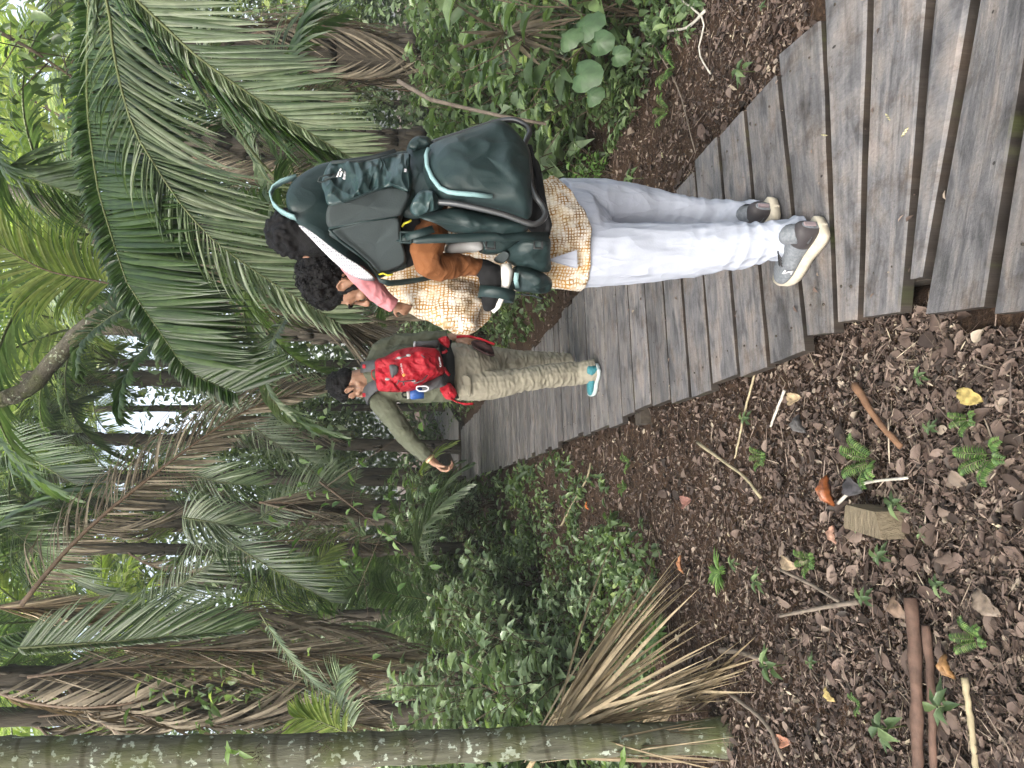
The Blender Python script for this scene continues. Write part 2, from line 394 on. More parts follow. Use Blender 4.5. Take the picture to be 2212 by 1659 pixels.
# beyond the corner the walk turns
c0 = np.array([-1.30, 14.3]); c1 = np.array([-0.50, 22.5]); dd = (c1 - c0) / np.linalg.norm(c1 - c0); n2 = np.array([dd[1], -dd[0]])
turn = [along(edges_s[-1] + .01) - Nn * HALF, along(edges_s[-1] + .01) + Nn * HALF]
s = 0.15
while s < 8:
    wd = random.choice([0.2, 0.24, 0.28]); a = c0 + dd * s; b = c0 + dd * (s + wd - .012)
    planks.append([b - n2 * .5, b + n2 * .5, a + n2 * .5, a - n2 * .5]); s += wd
def build_boardwalk():
    V = []; F = []; rn = []; uv = []
    for k, (fl, fr, nr, nl) in enumerate(planks):
        L = np.linalg.norm(fr - fl); n = 12 if fl[1] < 6 else 3
        z0 = random.uniform(-0.003, 0.004); r = random.random(); ou, ov = random.uniform(0, 50), random.uniform(0, 50)
        rows = 8; base = len(V); th = 0.042; wdt = np.linalg.norm(fl - nl); bev = 0.005 / wdt
        for i in range(n + 1):
            t = i / n; A = nl + (nr - nl) * t; B = fl + (fr - fl) * t
            j1 = 0.0035 * noise.noise(Vector((t * 6, k * 3.3, 1))) / wdt * (1 if 0 < i < n else .3); j2 = 0.0035 * noise.noise(Vector((t * 6, k * 3.3, 9))) / wdt
            for (q, z) in ((j1, -th), (j1, -0.006), (j1 + bev, 0.0), (0.35, 0.0008), (0.65, 0.0005), (1 + j2 - bev, 0.0), (1 + j2, -0.006), (1 + j2, -th)):
                p = A + (B - A) * q
                if i in (0, n): p = p + (nr - nl) / L * (0.004 * (1 if i else -1) * noise.noise(Vector((q * 5, k, 2))))
                V.append((p[0], p[1], z + z0 + 0.002 * noise.noise(Vector((t * 3, k * 1.7, q * 2))))); uv.append((ou + t * L, ov + q * wdt))
        for i in range(n):
            for j in range(rows):
                a = base + i * rows + j; b2 = base + i * rows + (j + 1) % rows
                F.append((a, a + rows, b2 + rows, b2)); rn.append(r)
        F.append(tuple(base + j for j in range(rows))); F.append(tuple(base + n * rows + j for j in reversed(range(rows)))); rn += [r, r]
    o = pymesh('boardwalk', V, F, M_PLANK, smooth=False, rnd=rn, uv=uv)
    tag(o, 'weathered grey plank boardwalk winding away through the palms', 'boardwalk', kind='structure')
    for off in (-0.36, 0.36):
        mb = MB(); a = along(1.0) + Nn * off; b = along(14) + Nn * off
        d3 = Vector((D[0], D[1], 0)); s3 = Vector((Nn[0], Nn[1], 0)); mid = (a + b) / 2
        mb.box((mid[0], mid[1], -0.095), d3 * 6.5, s3 * 0.03, Vector((0, 0, 0.045)))
        mb.build('joist', M_JOIST, o, False)
    mb = MB(); mb.box((0.3, 1.0, -0.10), Vector((0.02, 0.9, 0)), Vector((0.03, 0, 0)), Vector((0, 0, .045))); mb.box((1.4, 0.9, -0.10), Vector((0.05, 1.0, 0)), Vector((0.03, 0, 0)), Vector((0, 0, .045)))
    mb.build('joist', M_JOIST, o, False)
    mb = MB(); rr = random.Random(4)
    for k, (fl, fr, nr, nl) in enumerate(planks):
        if fl[1] > 6 or fl[1] < 1: continue
        for t in (.10, .90):
            for q in (.25, .72):
                p = (nl + (nr - nl) * (t + rr.uniform(-.015, .015))) * (1 - q) + (fl + (fr - fl) * (t + rr.uniform(-.015, .015))) * q; cc = Vector((p[0], p[1], .0012)); mb.tube([cc - Vector((0, 0, .01)), cc + Vector((0, 0, .0012))], rr.uniform(.0035, .005), 8)
    mb.build('nails', M_JOIST, o)
    # the posts that show beside the walk
    for (X, Y) in ((1135, 992), (1215, 948), (1390, 900)):
        p = G(X, Y, -0.08); mb = MB(); mb.box((p.x, p.y, -0.10), (0.045, 0.008, 0), (-0.008, 0.045, 0), (0, 0, 0.055)); mb.build('support_block', M_JOIST, o, False)
    return o
build_boardwalk()
# ================================================================ people
def z1(zx, zy, y): return Q(540 + zx * .3418, 216 + zy * .3418, y)          # enlarged view of the child carrier
def z2(zx, zy, y): return Q(783 + zx * .10985, 729 + zy * .10985, y)        # enlarged view of the red backpack
def z3(zx, zy, y): return Q(648 + zx * .3174, 675 + zy * .3174, y)          # enlarged view of the far man
def closed(P, n):
    P = [tuple(p) for p in P]; S = spline(P[-2:] + P + P[:3], n * 3)
    A = np.array(P[0]); B = S
    # cut one turn out of the wrapped curve
    d = np.linalg.norm(B - A, axis=1); h = len(B) // 2
    i0 = int(np.argmin(d[:h])); i1 = h + int(np.argmin(d[h:]))
    C = B[i0:i1]; s = np.concatenate([[0], np.cumsum(np.linalg.norm(np.diff(np.vstack([C, C[:1]]), axis=0), axis=1))])
    q = np.linspace(0, s[-1], n, endpoint=False); C2 = np.vstack([C, C[:1]])
    return np.stack([np.interp(q, s, C2[:, k]) for k in range(3)], axis=1)
def pillow(P, front, back, nrmv=(0.25, -0.97, 0), n=56, rings=9, p=2.2, wr=0.0, wf=9.0, wdir=(1, 1, 1), seed=0, sharp=False):
    "a stuffed bag over the closed outline P: bulges front metres along nrmv and back metres the other way"
    N = np.array(Vector(nrmv).normalized()); C = closed(P, n) if not sharp else np.array([tuple(q) for q in P])
    n = len(C); cen = C.mean(axis=0); V = []; F = []
    def ring(t, dep):
        sc = 1 - t; off = dep * (1 - (1 - t) ** p) ** 0.6 if t > 0 else 0
        R_ = cen + (C - cen) * sc + N * off
        if wr:
            for i in range(len(R_)):
                q = Vector((R_[i][0] * wf * wdir[0], R_[i][1] * wf * wdir[1] + seed, R_[i][2] * wf * wdir[2]))
                a = (1 - 2.2 * abs(noise.noise(q))) * 0.6 + (1 - 2.2 * abs(noise.noise(q * 2.1))) * 0.3 + .1
                R_[i] += N * (a - 0.5) * wr * min(1, t * 4 + .1) * (1 if dep > 0 else -1)
        return R_
    fr = [ring(k / rings, front) for k in range(rings)]; bk = [ring(k / 4, -back) for k in range(1, 4)]
    for r_ in bk[::-1] + fr: V += [tuple(v) for v in r_]
    L = len(bk) + len(fr)
    for k in range(L - 1):
        for j in range(n): F.append((k * n + j, k * n + (j + 1) % n, (k + 1) * n + (j + 1) % n, (k + 1) * n + j))
    V.append(tuple(cen - N * back)); V.append(tuple(cen + N * front)); e = L * n
    for j in range(n): F.append((e, (j + 1) % n, j)); F.append((e + 1, (L - 1) * n + j, (L - 1) * n + (j + 1) % n))
    return V, F
def bag(name, P, front, back, m, parent, **k):
    V, F = pillow(P, front, back, **k)
    me_o = pymesh(name, V, F, m, parent, True)
    bm = bmesh.new(); bm.from_mesh(me_o.data); bmesh.ops.recalc_face_normals(bm, faces=bm.faces); bm.to_mesh(me_o.data); bm.free()
    return me_o
def frame_of(f, up=(0, 0, 1)):
    f = Vector(f).normalized(); r = f.cross(Vector(up)).normalized(); u = r.cross(f)
    return Matrix((r, f, u)).transposed()      # columns: right, forward, up
def add_hand(mb, wrist, along, palm_n, side=1, curl=0.35, s=1.0):
    "wrist, direction to the fingertips, direction the palm faces; side +1: thumb on the right of (along x up)"
    y = Vector(along).normalized(); z = -(Vector(palm_n) - y * Vector(palm_n).dot(y)).normalized(); x = y.cross(z)
    def W(a, b, c): return Vector(wrist) + (x * a + y * b + z * c) * s
    mb.ell(W(0, .05, 0), (.037 * s, .048 * s, .015 * s), Matrix((x, y, z)).transposed())
    mb.cap(W(0, -.02, 0), W(0, .03, 0), .026 * s, .025 * s)
    for i, (xi, ln) in enumerate(((-.033, .78), (-.0115, .95), (.0115, 1.0), (.033, .92))):
        mb.cap(W(xi * .5, .02, 0), W(xi, .088, 0), .013 * s, .0105 * s)
        p = W(xi, .09, 0); a = 0.12 + .06 * i
        for k, (sl, r0, r1) in enumerate(((.043, .0100, .0090), (.027, .0090, .0082), (.021, .0082, .0068))):
            a += curl * (0.8 + .5 * k); d = y * math.cos(a) - z * math.sin(a) + x * xi * 1.2
            q = p + d.normalized() * sl * ln * s; mb.cap(p, q, r0 * s, r1 * s, n=8); p = q
    # index finger side carries the thumb
    p = W(.028 * side, .018, -.004); d = (x * side * .75 + y * .65 - z * .35).normalized()
    for k, (sl, r0, r1) in enumerate(((.040, .0150, .0120), (.030, .0120, .0105), (.024, .0105, .0085))):
        q = p + d * sl * s; mb.cap(p, q, r0 * s, r1 * s, n=8); p = q; d = (d + y * .35 - x * side * .18 - z * curl * .5).normalized()
def add_head(mb, c, M, s=1.0, neck_to=None):
    def W(a, b, d): return Vector(c) + M @ Vector((a, b, d)) * s
    S = lambda t: tuple(q * s for q in t)
    mb.ell(W(0, -.012, .045), S((.074, .094, .083)), M); mb.ell(W(0, .030, .020), S((.064, .060, .075)), M)
    mb.ell(W(0, .034, -.045), S((.053, .055, .058)), M); mb.ell(W(0, .068, -.092), S((.022, .018, .018)), M)
    mb.cap(W(-.045, .0, -.06), W(-.016, .066, -.092), .020 * s, .016 * s); mb.cap(W(.045, .0, -.06), W(.016, .066, -.092), .020 * s, .016 * s)
    for q in (-1, 1):
        mb.ell(W(q * .036, .062, -.022), S((.022, .020, .020)), M)          # cheek
        mb.cap(W(q * .012, .088, .030), W(q * .044, .074, .030), .010 * s, .009 * s)   # brow ridge
        mb.ell(W(q * .031, .0735, .0155), S((.0155, .009, .0065)), M); mb.ell(W(q * .031, .0735, -.0035), S((.0145, .008, .0045)), M)
        mb.ell(W(q * .078, -.006, .002), S((.007, .018, .029)), M)          # ear
        mb.tube([W(q * (.084), -.022, -.012), W(q * .090, -.026, .010), W(q * .090, -.014, .030), W(q * .086, .004, .030), W(q * .081, .012, .012)], .0048 * s, 6)
        mb.ell(W(q * .079, -.002, -.027), S((.006, .008, .009)), M)
        mb.ell(W(q * .010, .106, -.024), S((.008, .010, .008)), M)          # nostril wing
    mb.cap(W(0, .089, .026), W(0, .117, -.018), .0085 * s, .0115 * s)       # nose
    mb.ell(W(0, .092, -.050), S((.024, .010, .0065)), M); mb.ell(W(0, .090, -.063), S((.021, .010, .007)), M)
    if neck_to is not None: mb.cap(W(0, -.020, -.035), Vector(neck_to), .056 * s, .062 * s)
def face_parts(parent, c, M, s, skin_lip, hair):
    def W(a, b, d): return Vector(c) + M @ Vector((a, b, d)) * s
    for q in (-1, 1):
        e = MB(); e.ell(W(q * .031, .0700, .007), .0110 * s, m=0, nu=12, nv=8); e.ell(W(q * .032, .0745, .006), .0075 * s, m=1, nu=10, nv=6)
        e.build('eye', [M_EYE, M_DARK], parent)
        b = MB(); b.cap(W(q * .014, .098, .030), W(q * .034, .093, .036), .0045 * s, .005 * s); b.cap(W(q * .034, .093, .036), W(q * .052, .076, .030), .005 * s, .003 * s)
        b.build('eyebrow', hair, parent)
    l = MB(); l.ell(W(0, .0965, -.052), (.020 * s, .0068 * s, .0045 * s), M); l.ell(W(0, .0945, -.061), (.018 * s, .007 * s, .005 * s), M); l.build('lips', skin_lip, parent)

def skin(name, c):
    m, t, b, o = newmat(name); n = texnoise(t, 40, 4, objco(t))
    r = ramp(t, [(0.3, tuple(x * .8 for x in c)), (0.7, tuple(x * 1.15 for x in c))], n.outputs[0]); t.links.new(r.outputs[0], b.inputs['Base Color'])
    b.inputs['Roughness'].default_value = 0.48; b.inputs['Subsurface Weight'].default_value = 0.12; b.inputs['Subsurface Radius'].default_value = (.012, .004, .002)
    bump(t, b, texnoise(t, 300, 3, objco(t)).outputs[0], 0.12, 0.002); return m
M_SKIN1 = skin('brown skin', (0.27, 0.145, 0.092)); M_SKIN2 = skin('tan skin', (0.34, 0.19, 0.125)); M_LIP = skin('lips', (0.25, 0.10, 0.075))
M_EYE = plain('eye white', (0.30, 0.27, 0.25), 0.2, 0.05); M_DARK = plain('black', (0.012, 0.011, 0.012), 0.5, 0.3)
def hairmat(name, c):
    m, t, b, o = newmat(name); v = objco(t, (1, 1, 1)); n = texnoise(t, 150, 4, v, 0.7, 1.5)
    r = ramp(t, [(0.35, tuple(x * .35 for x in c)), (0.65, c), (0.85, tuple(min(1, x * 2.0) for x in c))], n.outputs[0]); t.links.new(r.outputs[0], b.inputs['Base Color'])
    b.inputs['Roughness'].default_value = 0.5; b.inputs['Specular IOR Level'].default_value = 0.18; bump(t, b, n.outputs[0], .8, 0.005); return m
M_HAIR = hairmat('black hair', (0.007, 0.006, 0.007))

def shirt_pattern():
    m, t, b, o = newmat('ochre crosshatch cotton'); v = objco(t)
    warp = texnoise(t, 7, 3, v); br = texnoise(t, 26, 4, v, 0.75); big = texnoise(t, 9, 3, v)
    add = t.nodes.new('ShaderNodeVectorMath'); add.operation = 'MULTIPLY_ADD'; add.inputs[1].default_value = (0.05, 0.05, 0.05)
    t.links.new(warp.outputs['Color'], add.inputs[0]); t.links.new(v, add.inputs[2])
    res = []
    for ax, sc in (('X', 33), ('Z', 29), ('Y', 33)):
        wv = t.nodes.new('ShaderNodeTexWave'); wv.wave_type = 'BANDS'; wv.bands_direction = ax; wv.inputs['Scale'].default_value = sc
        wv.inputs['Distortion'].default_value = 2.2; wv.inputs['Detail'].default_value = 2; wv.inputs['Detail Scale'].default_value = 1.2
        t.links.new(add.outputs[0], wv.inputs['Vector'])
        res.append(ramp(t, [(0.0, (1, 1, 1)), (0.16, (1, 1, 1)), (0.42, (0, 0, 0))], wv.outputs['Fac']).outputs[0])
    c1 = mixc(t, 'LIGHTEN', 1.0, res[1], mixc(t, 'LIGHTEN', 1.0, res[0], mixc(t, 'MULTIPLY', 1.0, res[2], (0.3, 0.3, 0.3))))
    bk = ramp(t, [(0.36, (0.12, 0.12, 0.12)), (0.54, (1, 1, 1))], br.outputs[0]); c1 = mixc(t, 'MULTIPLY', 1.0, c1, bk.outputs[0])
    ink = ramp(t, [(0.35, (0.33, 0.16, 0.025)), (0.65, (0.12, 0.06, 0.02))], big.outputs[0])
    ground = ramp(t, [(0.4, (0.56, 0.54, 0.50)), (0.7, (0.50, 0.40, 0.25))], texnoise(t, 16, 4, v, .7).outputs[0])
    c = mixc(t, 'MIX', c1, ground.outputs[0], ink.outputs[0])
    t.links.new(c, b.inputs['Base Color']); b.inputs['Roughness'].default_value = 0.85; b.inputs['Specular IOR Level'].default_value = 0.2
    bump(t, b, crumple(t, v, 8), .6, .010); return m
M_SHIRT = shirt_pattern()
M_WHITE = cloth('white cotton', (0.335, 0.355, 0.415), 0.85, 0.2, 5, 0.012, .6, 160, (1.6, 1.6, .6), .05)
M_OLIVE = cloth('olive jacket cloth', (0.105, 0.112, 0.078), 0.8, 0.25, 6, .012, .7)
M_KHAKI = cloth('khaki trouser cloth', (0.25, 0.228, 0.178), 0.85, 0.2, 6, .008, .5)
M_PINK = cloth('pink cotton', (0.50, 0.20, 0.22), 0.85, 0.2, 12, .008, .6)
M_BROWN = cloth('rust brown ribbed cotton', (0.19, 0.075, 0.030), 0.9, 0.15, 9, .01, .6, 260)
M_TEAL = cloth('dark teal nylon', (0.013, 0.027, 0.028), 0.5, 0.4, 5, .010, .6, 120, (1, 1, .7))
M_TEAL2 = cloth('satin teal nylon', (0.026, 0.052, 0.054), 0.38, 0.55, 7, .016, .9, 120, (.7, .7, 1.6))
M_GREY = cloth('grey teal canvas', (0.040, 0.050, 0.052), 0.85, 0.25, 3, .008, .4, 200)
M_LTEAL = plain('pale teal webbing', (0.20, 0.32, 0.33), 0.6, 0.05)
M_BLACK = plain('black plastic', (0.009, 0.009, 0.010), 0.8, 0.3, spec=.2)
M_TUBE = plain('dark anodised tube', (0.06, 0.062, 0.065), 0.3, 0.05, spec=0.6, metal=0.6)
M_LGREY = plain('pale grey pad', (0.36, 0.36, 0.36), 0.8, 0.08)
M_YEL = plain('yellow cord', (0.50, 0.45, 0.03), 0.6)
M_PRINT = plain('pale print', (0.62, 0.60, 0.62), 0.7, 0.02, bs=0)
M_ORANGEP = plain('orange print', (0.75, 0.42, 0.10), 0.7, 0.02, bs=0)
def meshy():
    m, t, b, o = newmat('white air mesh'); v = objco(t)
    vo = t.nodes.new('ShaderNodeTexVoronoi'); vo.inputs['Scale'].default_value = 150; vo.inputs['Randomness'].default_value = 0.15; t.links.new(v, vo.inputs['Vector'])
    r = ramp(t, [(0.25, (0.14, 0.14, 0.20)), (0.42, (0.55, 0.55, 0.58))], vo.outputs['Distance']); t.links.new(r.outputs[0], b.inputs['Base Color']); b.inputs['Roughness'].default_value = 0.8; return m
M_MESH = meshy()

def ridge(p): return 1 - abs(noise.noise(p)) * 2
def textmesh(s, name, origin, xd, up, size, m, parent, depth=0.001):
    cu = bpy.data.curves.new(name, 'FONT'); cu.body = s; cu.size = size; cu.extrude = depth; cu.align_x = 'LEFT'
    t = bpy.data.objects.new('tmp', cu); col.objects.link(t); dg = bpy.context.evaluated_depsgraph_get(); dg.update()
    me = bpy.data.meshes.new_from_object(t.evaluated_get(dg)); bpy.data.objects.remove(t)
    x = Vector(xd).normalized(); y = (Vector(up) - x * Vector(up).dot(x)).normalized(); z = x.cross(y)
    M = Matrix((x, y, z)).transposed().to_4x4(); M.translation = Vector(origin)
    me.transform(M); me.materials.clear(); me.name = name
    return link(name, me, m, parent)

def shoe(name, heel, toe, w, up_m, sole_m, parent, ankle, hgt=0.085, sole_h=0.03, heel_m=None, tilt=0.0):
    "heel and toe: points on the floor"
    heel = Vector(heel); toe = Vector(toe); f = (toe - heel); L = f.length; f.normalize(); r = f.cross(Vector((0, 0, 1))).normalized(); u = r.cross(f)
    n = 22; prof = [(0.0, .30, .85), (.06, .62, 1.0), (.2, .74, 1.0), (.38, .74, .86), (.55, .88, .70), (.72, 1.0, .58), (.87, .84, .48), (.96, .5, .38), (1.0, .2, .3)]
    prof = [tuple(q) for q in spline(prof, 22)]; o = MB(); V = []; n = 22
    for (t, ww, hh) in prof:
        c = heel + f * (t * L)
        for j in range(n):
            a = 2 * math.pi * j / n; x = math.cos(a); y = math.sin(a)
            V.append(c + r * (x * abs(x) ** -.25 if abs(x) > 1e-3 else 0) * (ww * w / 2) * 0.96 + u * (sole_h * .8 + hgt * hh * (0.5 + 0.5 * y)))
    k = len(prof); F = [(i * n + j, i * n + (j + 1) % n, (i + 1) * n + (j + 1) % n, (i + 1) * n + j) for i in range(k - 1) for j in range(n)] + [tuple(reversed(range(n))), tuple((k - 1) * n + j for j in range(n))]
    o.add(V, F, 0)
    for i in range(6 * n): o.M[i] = 1 if heel_m is not None else 0
    c = heel + f * (L * .16) + u * (hgt * .7); o.tube([c, c + u * .05, Vector(ankle)], [(w * .36, w * .42), (w * .30, w * .36), (w * .26, w * .30)], 12, 0, side=r)
    so_ = o.build(name, [up_m, heel_m or up_m], parent)
    s = MB(); V = []
    outl = [(-.02, .0), (.0, .34), (.06, .45), (.25, .46), (.42, .42), (.6, .50), (.75, .53), (.88, .46), (.97, .28), (1.01, .05)]
    os_ = spline([(t, x, 0) for t, x in outl], 26); outl = [(q[0], q[1]) for q in os_]; pts = [(t, x) for t, x in outl] + [(t, -x) for t, x in reversed(outl)]
    lift = lambda t: 0.022 * max(0, (t - .75) / .25) ** 2 + 0.006 * max(0, (0.1 - t) / .1)
    for z, g in ((0.0, .93), (sole_h * .45, 1.03), (sole_h, 1.0)):
        for t, x in pts: V.append(heel + f * (t * L) + r * (x * w * g) + u * (z + lift(t)))
    n = len(pts); F = [(i * n + j, i * n + (j + 1) % n, (i + 1) * n + (j + 1) % n, (i + 1) * n + j) for i in range(2) for j in range(n)] + [tuple(reversed(range(n))), tuple(2 * n + j for j in range(n))]
    s.add(V, F); s.build('sole', sole_m, so_)
    return so_, (heel, f, r, u, L)

# ---------------------------------------------------------------- the man with the child carrier
def build_man1():
    root = empty('person', G(1730, 500, 0.0))
    tag(root, 'man in white trousers and ochre crosshatch shirt carrying a child on his back', 'person')
    f = Vector((-.80, .46, -.40)).normalized(); M = frame_of(f); hc = Q(752, 598, 2.50)
    sh = Q(838, 572, 2.54)
    b = MB(); add_head(b, hc, M, 1.0, sh)
    b.tube([Q(830, 570, 2.54), Q(860, 560, 2.53), Q(950, 545, 2.50), Q(1080, 525, 2.46), Q(1200, 505, 2.44)], [(.06, .055), (.155, .085), (.16, .10), (.145, .10), (.16, .11)], 16, side=(1, .3, 0))
    # legs and arms under the clothes
    for P_, r_ in (([Q(1215, 552, 2.42), Q(1460, 545, 2.36), Q(1640, 520, 2.27), Q(1712, 510, 2.23)], [.085, .06, .045, .04]), ([Q(1215, 458, 2.50), Q(1450, 458, 2.58), Q(1600, 462, 2.53), Q(1655, 462, 2.49)], [.085, .058, .042, .038]),
                   ([Q(868, 612, 2.48), Q(1000, 660, 2.40), Q(985, 680, 2.48), Q(968, 690, 2.56)], [.048, .036, .030, .028]), ([Q(862, 500, 2.60), Q(1015, 470, 2.70), Q(1098, 560, 2.64)], [.052, .042, .030])):
        b.tube(P_, r_, 12)
    add_hand(b, Q(968, 691, 2.54), Q(925, 640, 2.66) - Q(968, 691, 2.54), (.4, -.6, -.2), 1, 0.55)
    add_hand(b, Q(1098, 560, 2.64), Q(1118, 640, 2.48) - Q(1098, 560, 2.64), (0, -1, .2), 1, 0.3)
    body = b.union('body', M_SKIN1, root, 0.0045, 3)
    face_parts(body, hc, M, 1.0, M_LIP, M_HAIR)
    # curly hair: a mass of curls over the cranium, beard along the jaw
    random.seed(3)
    def W(a, c, d): return hc + M @ Vector((a, c, d))
    h = MB(); h.ell(W(0, -.022, .062), (.087, .104, .088), M); h.ell(W(0, -.066, .0), (.066, .050, .060), M); h.ell(W(0, .044, .098), (.062, .044, .034), M)
    cs = MB()
    for k in range(760):
        th = random.uniform(0, 2 * math.pi); ph = math.acos(random.uniform(-.45, 1))
        d = Vector((math.sin(ph) * math.cos(th), math.sin(ph) * math.sin(th), math.cos(ph)))
        if d.y > .30 and d.z < .52: continue
        if d.z < -.1 and d.y > -.25: continue
        p = W(d.x * .090, -.022 + d.y * .108, .062 + d.z * .094)
        if k % 2 == 0: h.ell(p, random.uniform(.010, .015), nu=8, nv=6)
        # a curl
        a = Vector((random.gauss(0, 1), random.gauss(0, 1), random.gauss(0, 1))).normalized(); wd = M @ d; e1 = a.cross(wd).normalized(); e2 = (wd + a * .3).normalized(); rr = random.uniform(.006, .011); q = p + wd * .007
        ph0 = random.uniform(0, 6)
        cs.tube([q + e1 * rr * math.cos(ph0 + t) + e2 * rr * math.sin(ph0 + t) + a * (t * .0015) for t in np.linspace(0, 4.6, 8)], [.0016] * 7 + [.0006], 5)
    for q in (-1, 1):
        h.cap(W(q * .076, .016, .025), W(q * .071, .016, -.05), .010, .009, n=8)
        h.cap(W(q * .064, .012, -.06), W(q * .018, .074, -.100), .019, .015, n=8)
        h.cap(W(q * .052, .050, -.070), W(q * .030, .080, -.060), .012, .009, n=8)
    h.ell(W(0, .078, -.098), (.026, .020, .020), M); h.cap(W(-.024, .093, -.046), W(.024, .093, -.046), .006, .006, n=8)
    hair = h.union('hair', M_HAIR, body, 0.0045, 1, lambda p, n: 0.004 * noise.noise(p * 55) + 0.003 * noise.noise(p * 120))
    cs.build('curls', M_HAIR, hair)
    # trousers
    t = MB(); hipc = Q(1185, 505, 2.44)
    t.tube([Q(1150, 510, 2.44), Q(1200, 506, 2.44), Q(1262, 508, 2.45), Q(1300, 510, 2.47)], [(.165, .115), (.180, .13), (.174, .13), (.10, .09)], 18, side=(1, .35, 0))
    t.tube([Q(1215, 552, 2.42), Q(1300, 549, 2.40), Q(1400, 546, 2.38), Q(1500, 540, 2.35), Q(1600, 530, 2.30), Q(1650, 523, 2.27), Q(1690, 517, 2.24), Q(1722, 513, 2.22), Q(1742, 508, 2.21)],
           [(.118, .115), (.116, .112), (.106, .10), (.097, .092), (.083, .082), (.068, .076), (.066, .078), (.068, .082), (.064, .078)], 16, side=(1, .3, 0))
    t.tube([Q(1215, 455, 2.50), Q(1300, 447, 2.53), Q(1400, 452, 2.57), Q(1480, 464, 2.57), Q(1560, 469, 2.55), Q(1620, 468, 2.51), Q(1642, 466, 2.495)],
           [(.116, .115), (.100, .105), (.076, .09), (.062, .08), (.062, .074), (.056, .068), (.056, .068)], 16, side=(1, .3, 0))
    def folds(p, n):
        k = max(0.0, min(1.0, (0.55 - p.z) / 0.45)); a = 0.004 * noise.noise(p * 6)
        a += (0.0015 + 0.010 * k * k * k) * (ridge(Vector((p.x * 7, p.y * 7, p.z * 22 + 3 * p.x))) - .55)
        return a + 0.0035 * (ridge(Vector((p.x * 16 + p.z * 5, p.y * 16, p.z * 6))) - .6)
    tr = t.union('trousers', M_WHITE, body, 0.0055, 5, folds)
    # side seam and crease lines
    sm = MB(); P_ = [Q(X, Y, y) for X, Y, y in ((1245, 600, 2.345), (1330, 599, 2.335), (1430, 588, 2.31), (1530, 576, 2.29))]
    sm.tube(P_, .0016, 5); sm.build('seam', M_WHITE, tr)
    # shirt
    s = MB()
    s.tube([Q(822, 578, 2.55), Q(850, 572, 2.53), Q(900, 566, 2.51), Q(980, 556, 2.49), Q(1080, 535, 2.46), Q(1160, 512, 2.44), Q(1215, 503, 2.43), Q(1243, 502, 2.43)],
           [(.075, .065), (.165, .098), (.185, .125), (.180, .135), (.165, .13), (.182, .137), (.196, .150), (.200, .155)], 20, side=(1, .25, 0))
    s.tube([Q(858, 600, 2.50), Q(885, 622, 2.47), Q(930, 640, 2.43), Q(970, 652, 2.41), Q(1005, 662, 2.40), Q(1032, 666, 2.40)], [.060, .080, .084, .090, .094, .060], 16)
    s.tube([Q(1008, 668, 2.39), Q(1000, 682, 2.45), Q(985, 690, 2.50)], [.086, .068, .054], 14)
    s.tube([Q(1030, 650, 2.36), Q(1012, 690, 2.35), Q(985, 708, 2.38)], [.030, .042, .030], 10)
    s.tube([Q(862, 505, 2.58), Q(940, 485, 2.64), Q(1012, 475, 2.70), Q(1050, 510, 2.68)], [.07, .068, .062, .05], 14)
    def sf(p, n):
        a = 0.005 * noise.noise(p * 7) + 0.006 * (ridge(Vector((p.x * 11 + p.z * 8, p.y * 9, p.z * 9 - p.x * 6))) - .6)
        e = Q(1010, 700, 2.37); d = (p - e).length
        if d < .19: a += 0.012 * (1 - d / .19) * (ridge(Vector((d * 15, 3.3, (p.x + p.z) * 2))) - .5)
        return a
    shirt = s.union('shirt', M_SHIRT, body, 0.005, 4, sf)
    hx = Q(1240, 500, 2.43); hz = hx.z
    for v in shirt.data.vertices:      # the hem hangs lower on his left
        k = max(0.0, min(1.0, (hz + .16 - v.co.z) / .16))
        if k > 0 and v.co.y < 2.75: v.co.z += k * (max(0.0, v.co.x - hx.x) * .42 - .01); v.co.x -= k * .012 * (v.co.x < hx.x - .08)
    # the slit in the hem shows the trousers
    c = MB(); a0 = Q(1178, 566, 2.265); V = [Q(1185, 560, 2.27), Q(1246, 540, 2.262), Q(1248, 578, 2.275)]; q = [v + Vector((0, .02, 0)) for v in V]
    c.add(V + q, [(0, 1, 2), (5, 4, 3), (0, 3, 4, 1), (1, 4, 5, 2), (2, 5, 3, 0)]); c.build('hem_slit', M_WHITE, shirt, False)
    # shoes
    M_UP = plain('grey knit shoe upper', (0.14, 0.15, 0.165), 0.85, 0.25, 120, 0.5, 0.003); M_HEEL = plain('dark shoe heel', (0.035, 0.030, 0.032), 0.6, 0.2)
    M_SOLE = plain('cream rubber sole', (0.40, 0.355, 0.28), 0.7, 0.15, 40)
    hl = G(1790, 487, 0.004); to = G(1700, 606, 0.004)
    so1, (h0, ff, rr, uu, L) = shoe('shoe', hl, to, .108, M_UP, M_SOLE, body, Q(1700, 515, 2.23), .082, .030, M_HEEL)
    k = MB(); c = h0 + ff * L * .62 - rr * .052 + uu * .068
    k.tube([c + uu * .014 - ff * .010, c + uu * .016 + ff * .006, c + ff * .0, c - uu * .014 - ff * .006, c - uu * .016 + ff * .010], .003, 6, 0); k.build('side_mark', M_PRINT, so1)
    k = MB()
    for i in range(5): c = h0 + ff * L * (.50 + i * .05) + uu * (.100 - i * .008); k.tube([c - rr * .022, c + uu * .006, c + rr * .022], .0022, 5)
    k.build('laces', M_DARK, so1)
    k = MB(); c = h0 + uu * .068 - ff * .004; k.box(c, rr * .006, ff * .003, uu * .020); k.build('pull_tab', plain('mauve tab', (.22, .17, .18), .8), so1, False)
    h2 = G(1686, 447, 0.004); t2 = h2 + Vector((-.10, .275, 0))
    so2, (h0, ff, rr, uu, L) = shoe('shoe', h2, t2, .108, M_UP, M_SOLE, body, Q(1640, 462, 2.50), .082, .034, M_HEEL)
